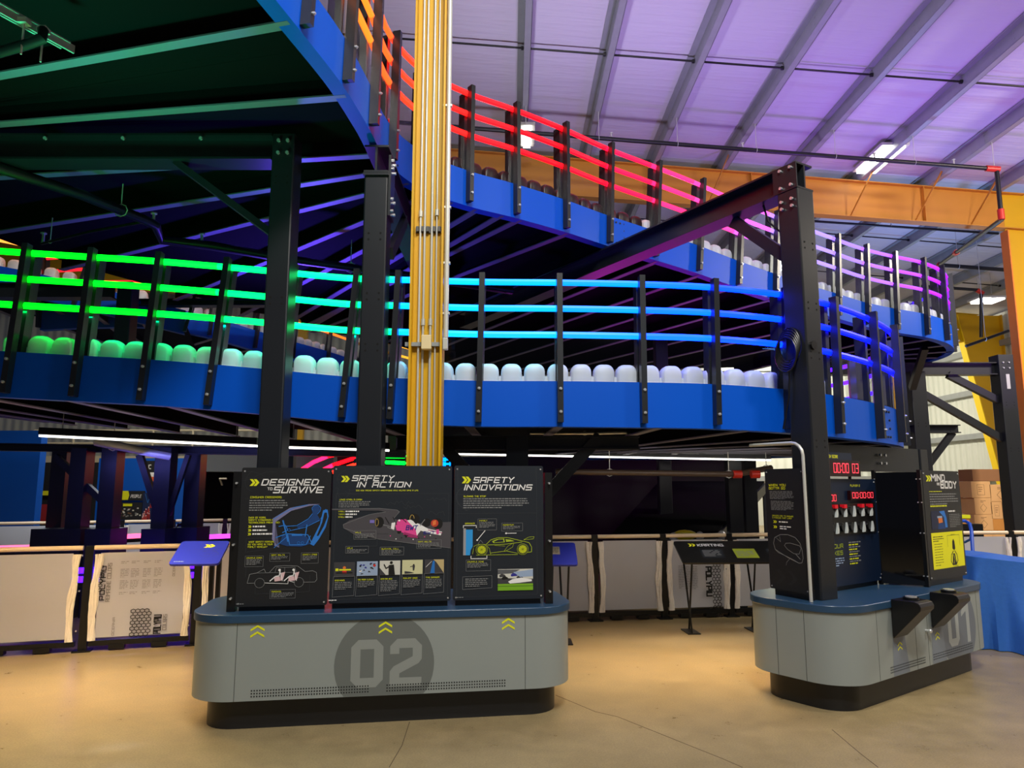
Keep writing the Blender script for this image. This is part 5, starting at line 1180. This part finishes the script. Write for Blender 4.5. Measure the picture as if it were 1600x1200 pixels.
for i in range(14):
    a, z = gp(186 + i * 7.6, 851 - i * .8, 10.3 + i * .06); o = block_mesh().build('kerb_block', DARKP if i else BLACKB); o.location = (a[0], a[1] + .1, .38); o.scale = (.8, 1, .8); tag(o, f'{nth(i)} black kerb block below the pink light strip', 'kerb block', 'black kerb blocks')
    o.location.z = 0; o.scale = (.8, 1, 1.9)
for i in range(11):
    a, z = gp(300 + i * 7, 848, 10.3 + i * .06); o = block_mesh().build('kerb_block', WHITEP); o.location = (a[0], a[1] + .1, 0); o.scale = (.8, 1, 1.9); tag(o, f'{nth(i)} white kerb block below the magenta light strip', 'kerb block', 'white kerb blocks')

# lecterns and the black table in front of the right barriers
LBL = mat('royal_blue_board', (30, 44, 170), .4)
def lectern(label, c, w, dpt, z, rz, mt, pr=None, legs=((.3, 0), (-.3, 0)), hair=False, name='reading_lectern'):
    r = thing(name, label, 'table' if w > 1 else 'lectern', (c[0], c[1], 0), rz); M = wm(r); t = .5
    P = plane(M, (-w / 2, -dpt / 2, z), (1, 0, 0), (0, math.cos(t), math.sin(t)))
    MB().prism(rrect(0, 0, w, dpt, .03, 3), -.02, 0, P).build('board', mt, r)
    for lx, ly in legs:
        if hair:
            for s_ in (-1, 1): MB().tube([M @ V((lx + s_ * .05, ly + .02, z - .0)), M @ V((lx + s_ * .02, ly + s_ * .12, .01))], .011, 6).build('leg', BLACKB, r)
        else: MB().bb((lx - .018, ly - .018, .01), (lx + .018, ly + .018, z + dpt * .2), M).build('leg', BLACKB, r)
        MB().bb((lx - .07, ly - .14, 0), (lx + .07, ly + .14, .012), M).build('foot_plate', BLACKB, r)
    if pr: Pp = Print(P, w, dpt, (0, 0, 100, 100)); pr(Pp); Pp.finish(r)
    return r
def pl(P):
    P.chev('chevron_mark', YPRINT, 52, 16, 14, 14); swirl(P, 55, 55, 32)
    P.body('small_print', LSK, 8, 88, 40, 1, 6, 3)
lectern('blue lectern with yellow chevrons half hidden behind the left end of kiosk 02', (-2.78, 6.55, 0), .42, .36, .93, .1, LBL, pl, ((.06, .16), (.12, .16)))
def pr2(P): P.rect('picture', GPRINT, 10, 20, 70, 55); P.body('picture', TYR, 10, 24, 70, 6, 5, 8)
lectern('blue lectern on black hairpin legs right of the SAFETY INNOVATIONS board', (.38, 7.55, 0), .56, .4, .82, 0, LBL, pr2, ((0, .16), (.17, .16)), True)
def pr3(P):
    P.chev('chevron_mark', YPRINT, 6, 12, 1.8, 14); P.text('title', WPRINT, 'KARTING', 10, 26, 22, 12, 0, 1.3)
    for k, x in enumerate((10, 25, 40, 56, 72, 86)): P.rect('panel_print', [BOARD2, mat('dim_lime_print', (0, 0, 0)), BOARD2, CYD, BOARD2, BOARD2][k], x, 38, x + 10, 80); P.body('panel_print', GPRINT, x + 1, 44, x + 9, 6, 5, k)
    for x in (55, 72): P.body('panel_print', YPRINT, x, 14, x + 14, 2, 6, 3)
    P.rect('panel_print', mat('dim_lime_print', (0, 0, 0)), 26, 40, 34, 48)
lectern('long black slanted table lettered KARTING on hairpin legs before the right barriers', (3.08, 8.2, 0), 2.5, .42, .78, .06, BLACKB, pr3, ((-1.1, .1), (-.35, .16), (-.0, .1), (.35, .16), (.75, .1), (1.1, .16)), True, 'display_table')
# ------------------------------------------------------------------ farther turns of the ramp, left
def beam_thing(label, a, b, w, h):
    o = MB().ibeam(a, b, w, h, .014).build('deck_beam', BLACK); return tag(o, label, 'beam')
FAR1 = Path([(-10.2, 9.5, 4.75, 3), (-9.4, 9.6, 4.66, 3), (-8.6, 9.7, 4.55, 3), (-7.8, 9.8, 4.42, 3), (-7.05, 9.9, 4.3, 3), (-6.3, 10.05, 4.15, 3), (-5.6, 10.25, 4.0, 3), (-4.9, 10.5, 3.85, 3)])
track('kart_track', 'far left turn of the kart track with white blocks, seen between the green rails', FAR1, [1, 3, 5, 7], lambda x: led('light_tube_255_225_90', 255, 225, 90, 2.6), panels=False, bolts=False)
blocks(FAR1, .6, FAR1.L[-1] - .3, WHITEP, '%s white barrier block on the far left turn behind the green rails', 'barrier blocks on the far left turn', pitch=.25)
FAR2 = Path([(-7.4, 11.0, 4.02, 2.2), (-6.6, 11.0, 4.06, 2.2), (-5.75, 11.2, 4.1, 2.2), (-5.08, 11.75, 4.06, 2.2), (-4.55, 12.4, 3.97, 2.2), (-4.08, 13.05, 3.9, 2.2), (-3.63, 13.8, 3.86, 2.2), (-3.2, 14.4, 3.78, 2.2), (-2.7, 15, 3.7, 2.2), (-2.0, 15.7, 3.6, 2.2)])
F2C = [(255, 40, 60), (255, 40, 60), (255, 45, 60), (255, 50, 60), (255, 70, 60), (255, 120, 50), (255, 160, 50), (255, 215, 60), (255, 225, 60), (255, 225, 60)]
track('kart_track', 'middle turn of the kart track with red and yellow rails seen behind the black columns', FAR2, list(range(0, 10)), lambda x: led('light_tube_%d_%d_%d' % F2C[int(x)], *F2C[int(x)], 2.0), bolts=False)
blocks(FAR2, .5, FAR2.L[-1] - 1.8, WHITEP, '%s white barrier block on the middle turn behind the black columns', 'barrier blocks on the middle turn', pitch=.21)
beam_thing('dark beam below the far left turn, level with the top green rail', (-9, 9.3, 4.17), (-5.3, 9.3, 4.17), .2, .2)
beam_thing('violet-lit beam above the middle turn, behind the green rails', (-7.2, 10.3, 4.27), (-3.4, 10.3, 4.27), .16, .1)
column('dark column standing on the lower track behind the third green rail post', (-5.12, 9.3), .2, .2, 2.46, 4.28)
column('black support under the far left turn', (-9.0, 10.6), .2, .2, 0, 4.35)
column('support under the middle turn behind the left black column', (-4.2, 13.6), .2, .2, 0, 3.85)
column('support at the end of the middle turn', (-2.6, 15.7), .2, .2, 0, 3.65)
root = thing('building_column', 'far yellow interior column above the white blocks of the middle turn', 'column', (-7.25, 24.4, 0))
MB().bb((-7.4, 24.3, 0), (-7.1, 24.5, 7.9)).build('shaft', YEL, root)
highbay(600, 546, 614, 546, 22.0, .5, .42, 'small lit high bay light far behind the second black column', 0)
# supports under the big decks, hidden from the front mostly
for x, y, z1, lab in ((-6.4, 6.4, 4.4, 'left'), (2.4, 11.4, 4.02, 'middle'), (.9, 16.2, 4.0, 'rear')):
    column(f'black post under the {lab} part of the upper deck', (x, y), .2, .2, 2.26 if y < 9 else 0, z1)

# ------------------------------------------------------------------ exhibition walls beyond the left barriers
BWALL = mat('blue_exhibit_wall', (0, 84, 190), .5); CREAM = mat('cream_steel', (206, 198, 170), .5); DKW = mat('dark_exhibit_wall', (28, 30, 34), .6)
def wallbox(name, px0, px1, Y, z0, z1, mt, label, cat, th=.2):
    a, b = at(px0, 780, Y), at(px1, 780, Y)
    o = MB().bb((a.x, Y, z0), (b.x, Y + th, z1)).build(name, mt); tag(o, label, cat); return o
wallbox('exhibit_wall', -260, 56, 15.0, 0, 2.75, BWALL, 'blue exhibit wall at the left edge beyond the barriers', 'wall')
wallbox('exhibit_wall', 58, 166, 18.5, 0, 2.2, DKW, 'dark exhibit wall behind the pair of navy columns', 'wall')
wallbox('exhibit_wall', 150, 312, 17.0, 0, 2.25, BWALL, 'blue exhibit wall carrying the PEOPLE sign', 'wall')
r = thing('mezzanine', 'cream mezzanine deck with guard rails above the blue exhibit wall', 'mezzanine', (-9, 19.5, 0))
MB().bb((-13, 19.4, 2.12), (-6.5, 20.6, 2.4)).build('deck_edge', CREAM, r)
for z in (2.75, 3.1): MB().cyl((-13, 19.5, z), (-6.5, 19.5, z), .03, 8).build('guard_rail', CREAM, r)
for k in range(7): MB().cyl((-13 + k * 1.08, 19.5, 2.4), (-13 + k * 1.08, 19.5, 3.1), .03, 8).build('rail_post', CREAM, r)
for k in range(3): MB().bb((-12.9 + k * 3.1, 20.3, 0), (-12.7 + k * 3.1, 20.5, 2.12)).build('post', CREAM, r)
def flat(name, label, cat, px0, py0, px1, py1, Y, mt, pr=None, th=.04, z0=None):
    a, b = at(px0, py1, Y), at(px1, py0, Y); r = thing(name, label, cat, (a.x, Y, a.z))
    zb = a.z if z0 is None else z0
    MB().bb((a.x, Y, zb), (b.x, Y + th, b.z)).build('board', mt, r)
    if pr: P = Print(plane(Matrix.Identity(4), (a.x, Y, a.z), (1, 0, 0), (0, 0, 1)), b.x - a.x, b.z - a.z, (px0, py0, px1, py1)); pr(P); P.finish(r)
    return r
def prp(P):
    P.poly('arrow_panel', YPRINT, [(183, 767), (200, 767), (202, 774), (200, 781), (183, 781)]); P.text('title', WPRINT, 'PEOPLE', 204, 778, 222, 5.4, .2, 1.4)
flat('wall_sign', 'black PEOPLE sign with yellow arrow on the blue wall', 'sign', 183, 767, 226, 782, 16.95, DKW, prp)
def prq(P):
    P.rect('picture', YPRINT, 191, 787, 206, 791); rr = random.Random(4)
    for k in range(26): x, y = rr.uniform(184, 220), rr.uniform(793, 806); P.rect('picture', rr.choice([GPRINT, PALE, mat('photo_brown', (120, 90, 70), .5)]), x, y, x + 3, y + 2)
flat('wall_panel', 'dark picture panel below the PEOPLE sign', 'panel', 183, 785, 222, 812, 16.95, DKW, prq)
def prm(P):
    rr = random.Random(9)
    for k in range(40):
        x = rr.uniform(222, 246); y = rr.uniform(806 - (x - 218) * 1.15, 810); P.poly('picture', rr.choice([mat('mural_red', (150, 40, 44), .5), mat('mural_red_bright', (176, 60, 60), .5)]), [(x - 2, y + 6), (x + 2, y + 6), (x + 1, y), (x - 1, y)]); P.circ('picture', PINK, (x, y - 1), 1.1, None, 8)
    P.line('picture', CY, [(225, 772), (230, 786), (234, 773)], .7)
flat('wall_mural', 'mural of a cheering crowd in red on the blue wall', 'mural', 221, 770, 247, 813, 16.94, mat('mural_navy', (24, 40, 80), .5), prm)
def prb(P): P.rect('print', DKW, 226, 720, 243, 738); P.text('print', WPRINT, 'C', 231, 733, 236, 7, 0, 1.4); P.rect('print', mat('flag_orange', (222, 96, 52), .5), 226, 745, 243, 752)
flat('flag_banner', 'hanging banner with letter C and white and orange bands', 'banner', 226, 720, 243, 752, 16.96, WPRINT, prb, .01)
flat('wall_sign', 'small yellow arrow sign behind the pair of navy columns', 'sign', 60, 767, 84, 774, 18.4, YPRINT)
flat('wall_banner', 'white banner seen in the slit between the paired navy columns', 'banner', 97, 752, 112, 792, 17.8, WPRINT, None, .02)
flat('wall_panel', 'red and grey display panel left of the paired navy columns', 'panel', 62, 788, 82, 816, 18.4, mat('display_red', (150, 40, 44), .5))
r = thing('doorway_booth', 'black doorway booth with grey header left of kiosk 02', 'booth', (-6.0, 15.4, 0))
a, b = at(306, 740, 15.2), at(520, 740, 15.2)
MB().bb((a.x, 15.2, 1.9), (b.x, 17, 2.35)).build('header', mat('grey_header', (120, 126, 132), .5), r)
MB().bb((a.x, 15.3, 0), (a.x + .15, 17, 1.9)).build('side_wall', BLACKB, r); MB().bb((b.x - .15, 15.3, 0), (b.x, 17, 1.9)).build('side_wall', BLACKB, r); MB().bb((a.x, 16.9, 0), (b.x, 17, 1.9)).build('rear_wall', BLACKB, r)
MB().tube([(a.x + .55, 15.25, 1.62), (a.x + .55, 15.1, 1.75), (a.x + .7, 15.1, 1.75)], .02, 6).build('light_arm', CREAM, r)
# seat belts / harness hung at the far barrier
m = MB(); c = at(282, 828, 10.6)
m.tube([c + V((.07 * math.sin(t), 0, .11 * math.cos(t) - .02)) for t in [k * PI / 6 for k in range(13)]], .012, 6, PIPE); m.add([c + V(p) for p in ((-.1, 0, -.06), (.08, 0, -.06), (.05, 0, .1), (-.05, 0, .1))], [(0, 1, 2, 3)], mat('harness_blue', (20, 60, 170), .6)); m.ball(c + V((.12, 0, -.16)), .05, 10, mat('teal_helmet', (20, 120, 120), .4)); m.tube([c + V((-.1, 0, -.05)), c + V((-.16, 0, -.3)), c + V((-.2, 0, -.42))], .04, 8, mat('grey_glove', (130, 130, 120), .6))
tag(m.build('hanging_harness', None), 'blue harness with black straps hanging on the far barrier', 'harness')

# ------------------------------------------------------------------ dark space under the right part of the deck
o = MB().bb((-3.3, 13.6, 0), (4.6, 13.7, 2.15)).build('dark_backdrop', mat('black_backdrop', (7, 7, 9), .8)); tag(o, 'added black backdrop closing the dark space under the deck behind the right barriers', 'backdrop')  # added dark sheet, a backdrop for the black gap under the deck
r = thing('kart_ramp', 'dark ramp with ribbed underside behind the black table', 'ramp', (3.2, 12, 0))
q = [at(955, 842, 10.6), at(1122, 836, 10.4), at(1194, 757, 12.9), at(1030, 757, 13.1)]
m = MB(); up = V((0, 0, .06)); vs = [p for p in q] + [p + up for p in q]; m.add(vs, [(0, 1, 2, 3), (7, 6, 5, 4), (0, 1, 5, 4), (1, 2, 6, 5), (2, 3, 7, 6), (3, 0, 4, 7)]); m.build('slab', DECK, r)
for k in range(9):
    t = (k + .5) / 9; MB().bar(q[0].lerp(q[3], t) - V((0, 0, .03)), q[1].lerp(q[2], t) - V((0, 0, .03)), .07, .05).build('rib', JOIST, r)
MB().bar(q[1] - V((0, 0, .05)), q[2] - V((0, 0, .05)), .08, .16).build('edge_beam', BLACK, r)
for p in (q[0], q[1], q[2], q[3]): MB().bar((p.x, p.y, 0), (p.x, p.y, p.z - .05), .06, .06, (1, 0, 0)).build('leg', BLACK, r)
r = thing('wrapped_bundle', 'yellow and silver wrapped bundle above the right barrier rail', 'bundle', at(1068, 838, 9.8))
p = at(1070, 836, 10.0); m = MB(); m.ball(p, .13, 12, None, (1.3, .6, .55)); m.build('yellow_cover', mat('yellow_film', (190, 170, 30), .3), r)
for dx in (-.16, .2, .5): MB().ball(p + V((dx, -.02, -.02 + .04 * dx)), .06, 10, None, (1, .6, 1.1)).build('silver_wrap', mat('silver_wrap', (210, 210, 214), .2, .6), r)
MB().bb((p.x - .3, p.y - .1, 0), (p.x + .6, p.y + .1, p.z - .06)).build('stand', BLACKB, r)
for px, Y, lab in ((1148, 9.75, 'black post of the ramp right of the black table'), (1172, 10.6, 'black post beside the WHEN YOU GOTTA GO board')):
    c = at(px, 800, Y); o = MB().bb((c.x - .09, Y - .09, 0), (c.x + .09, Y + .09, 2.12)).build('support_column', BLACK); tag(o, lab, 'column')

# ------------------------------------------------------------------ right side: boxes, cart, blanket
def carton(px0, py0, px1, py1, Y, label, mt=CARD, dpt=.42, mark=None, z0=None, rz=0):
    a, b = at(px0, py1, Y), at(px1, py0, Y); zb = a.z if z0 is None else z0; w = b.x - a.x; h = b.z - zb
    r = thing('cardboard_box', label, 'box', ((a.x + b.x) / 2, Y + dpt / 2, zb), rz, 'cardboard boxes')
    MB().box((0, 0, h / 2), (w * .985, dpt, h * .985)).build('carton', mt, r, .004, local=True)
    MB().box((0, 0, h * .995), (w * .97, .05, .004)).build('tape', mat('packing_tape', (206, 176, 120), .3), r, local=True)
    if mark:
        P = Print(plane(wm(r), (-w / 2, -dpt / 2, 0), (1, 0, 0), (0, 0, 1)), w, h, (0, 0, 100, 100)); BR = mat('carton_print', (120, 84, 50), .7)
        if mark == 'd': P.line('print', BR, [(50, 35), (68, 60), (50, 85), (32, 60)], 1.6, True); P.body('print', BR, 36, 16, 66, 2, 8, 1, .4)
        if mark == 's': P.line('print', BR, [(30, 20), (66, 20), (66, 82), (30, 82)], 1.4, True); P.body('print', BR, 36, 34, 60, 3, 12, 2, .3)
        P.finish(r)
    return r
YB = 13.3; CARD2 = mat('orange_cardboard', (206, 140, 64), .7); CARD3 = mat('dark_cardboard', (150, 104, 66), .75)
z_b = at(1540, 829, YB).z
for i, (x0, x1) in enumerate(((1522, 1551), (1551, 1579))):
    for j in range(2): a = at(x0, 829, YB); b = at(x1, 829, YB); rr_ = thing('cardboard_box', f'{("lower", "upper")[j]} {("left", "right")[i]} brown carton hidden behind the barrier at right', 'box', ((a.x + b.x) / 2, YB + .22, z_b / 2 * j), 0, 'cardboard boxes'); MB().box((0, 0, z_b / 4), ((b.x - a.x) * .985, .42, z_b / 2 * .99)).build('carton', CARD, rr_, local=True)
z1 = at(1540, 804, YB).z; z2 = at(1540, 778, YB).z; z3 = at(1540, 752, YB).z
carton(1524, 804, 1551, 829, YB, 'brown carton with diamond print, bottom left of the visible stack', CARD, mark='d', z0=z_b)
carton(1552, 811, 1579, 829, YB, 'orange-brown carton, bottom right of the visible stack', CARD2, z0=z_b)
zq = at(1560, 811, YB).z
carton(1524, 778, 1549, 804, YB, 'brown carton with diamond print, second from the bottom at left', CARD, mark='d', z0=z1)
carton(1550, 784, 1566, 811, YB, 'narrow brown carton with square print in the middle of the stack', CARD, mark='s', z0=zq)
carton(1567, 784, 1580, 811, YB, 'narrow plain carton against the black frame column', CARD, z0=zq)
carton(1519, 752, 1547, 778, YB, 'brown carton under the topmost one', CARD, mark='s', z0=z2)
carton(1548, 757, 1579, 784, YB, 'wide brown carton with diamond print right of the top boxes', CARD, mark='d', z0=at(1560, 784, YB).z)
carton(1520, 733, 1564, 752, YB, 'topmost brown carton of the stack before the yellow column', CARD3, z0=z3)
carton(1597, 757, 1640, 905, 13.4, 'tall brown carton at the right picture edge behind the column', CARD, z0=0)
# black cabinet, stair rail, snack box behind MIND AND BODY
c = at(1491, 800, 11.6); o = MB().bb((c.x - .14, 11.6, 0), (c.x + .12, 11.9, 1.6)).build('black_cabinet', BLACKB); tag(o, 'tall black cabinet behind the MIND AND BODY board', 'cabinet')
r = thing('stair_rail', 'black stair railing left of the cardboard boxes', 'railing', at(1512, 830, 15))
for k in range(3): MB().bar(at(1497, 772 + k * 15, 15.0), at(1526, 803 + k * 15, 15.0), .04, .04).build('rail', BLACKB, r)
for px in (1499, 1524): p = at(px, 790, 15.0); MB().bar((p.x, 15, 0), (p.x, 15, p.z), .04, .04, (1, 0, 0)).build('post', BLACKB, r)
t = at(1505, 820, 11.0); o = MB().bb((t.x - .22, 10.85, 0), (t.x + .2, 11.15, at(1505, 818, 11).z)).build('work_bench', BLACKB); tag(o, 'low black bench behind the blue cart handle', 'bench')
zz = at(1505, 818, 11).z; r = thing('snack_box', 'small yellow carton on the black bench', 'box', (t.x - .02, 11, zz)); MB().bb((t.x - .07, 10.93, zz), (t.x + .06, 11.05, zz + .08)).build('carton', CARD2, r); MB().bb((t.x - .08, 10.92, zz + .08), (t.x + .07, 11.06, zz + .13)).build('lid', YPRINT, r)
# blue hand cart
r = thing('hand_cart', 'blue tubular hand cart handle rising behind kiosk 01', 'cart', (5.5, 8.7, 0))
BTU = mat('blue_tube', (30, 84, 190), .35)
MB().tube([at(1484, 814, 8.7), at(1508, 814, 8.7), at(1515, 818, 8.65), at(1518, 830, 8.6), at(1521, 880, 8.45), V((at(1523, 880, 8.4).x, 8.35, .22))], .02, 8).build('handle', BTU, r)
MB().tube([at(1484, 847, 8.65), at(1508, 847, 8.65), at(1516, 843, 8.62), at(1518, 834, 8.6)], .014, 8).build('cross_bar', mat('teal_tube', (20, 70, 110), .35), r)
x0 = at(1523, 880, 8.4).x; MB().bb((x0 - .75, 7.95, .17), (x0 + .1, 8.55, .22)).build('platform', BTU, r)
for dx in (-.65, 0):
    for y in (8.05, 8.45): MB().cyl((x0 + dx - .02, y, .085), (x0 + dx + .02, y, .085), .085, 16).build('wheel', BLACKB, r)
# blanket over a stack
m = MB(); cx, cy = 5.22, 7.75; NU, NV = 120, 26; vs = []
def sup(t, a, b, e): c, s = math.cos(t), math.sin(t); return a * math.copysign(abs(c) ** e, c), b * math.copysign(abs(s) ** e, s)
for j in range(NV + 1):
    v = j / NV
    for i in range(NU):
        t = 2 * PI * i / NU
        if v < .3:
            f = v / .3; a, b = .56 * f, .42 * f; x, y = sup(t, a, b, .62); z = .875 - .04 * f ** 3 + .015 * math.sin(5 * t + 1) * f
        else:
            f = (v - .3) / .7; fl = f ** 1.25
            ridge = (1 - abs(math.sin(4 * t + .4 + .7 * f))) ** 1.3 * .75 + .25 * (1 - abs(math.sin(9 * t + 1.3 - .5 * f))) - .3
            x, y = sup(t, .56 + .22 * fl, .42 + .16 * fl, .62 + .25 * f); w = 1 + .55 * fl * ridge; x *= w; y *= w
            z = .835 * (1 - f) ** .92 + .006
        z -= .09 * (x / .6) * max(0, 1 - v)
        vs.append((cx + x, cy + y, max(.006, z)))
m.add(vs, [(j * NU + i, j * NU + (i + 1) % NU, (j + 1) * NU + (i + 1) % NU, (j + 1) * NU + i) for j in range(NV) for i in range(NU)], None, True)
o = m.build('moving_blanket', BLANKET); tag(o, 'blue quilted moving blanket draped over a load beside kiosk 01', 'blanket')
o['label'] = 'blue quilted moving blanket draped over a load beside kiosk 01'
r = thing('storage_crate', 'cream crate with black lid at the right edge beside the blanket', 'crate', (6.6, 8.2, 0))
MB().bb((6.35, 8.05, 0), (7.0, 8.6, .5)).build('body', RAILC, r, .01); MB().bb((6.33, 8.03, .5), (7.02, 8.62, .62)).build('lid', BLACKB, r, .01)

# light rails of the ramp across the hall, seen in the gap above the boards
def rails(label, segs, Y, r_=.035):
    q = at(segs[0][1][0][0], 760, Y); r = thing('far_light_rail', label, 'light rail', (q.x, Y, 0))
    for col, pts in segs: MB().tube([at(x, y, Y) for x, y in pts], r_, 6).build('light_tube', led('light_tube_%d_%d_%d' % col, *col, 2.6), r)
    xs_ = [at(p[0], 720, Y).x for s2 in segs for p in s2[1]]; zs_ = [at(p[0], p[1], Y).z for s2 in segs for p in s2[1]]
    for x in (min(xs_) + .05, max(xs_) - .05): MB().bb((x - .03, Y - .03, 0), (x + .03, Y + .03, max(zs_) + .05)).build('post', BLACKB, r)
rails('pink and red light rails of a far ramp between the two black columns', [((255, 60, 160), [(452, 746), (490, 722), (512, 713)]), ((255, 20, 45), [(512, 713), (552, 704)]), ((255, 60, 160), [(470, 752), (505, 734), (520, 727)]), ((255, 20, 45), [(520, 727), (556, 715)]), ((255, 85, 45), [(520, 738), (560, 724)])], 13.0)
rails('green light rails of a far ramp left of the yellow column', [((0, 255, 90), [(596, 713), (640, 713)]), ((0, 255, 90), [(596, 722), (640, 724)])], 13.0)
rails('cyan light rails of a far ramp right of the yellow column', [((0, 225, 255), [(676, 718), (704, 718)]), ((0, 225, 255), [(676, 725), (704, 725)])], 13.0)
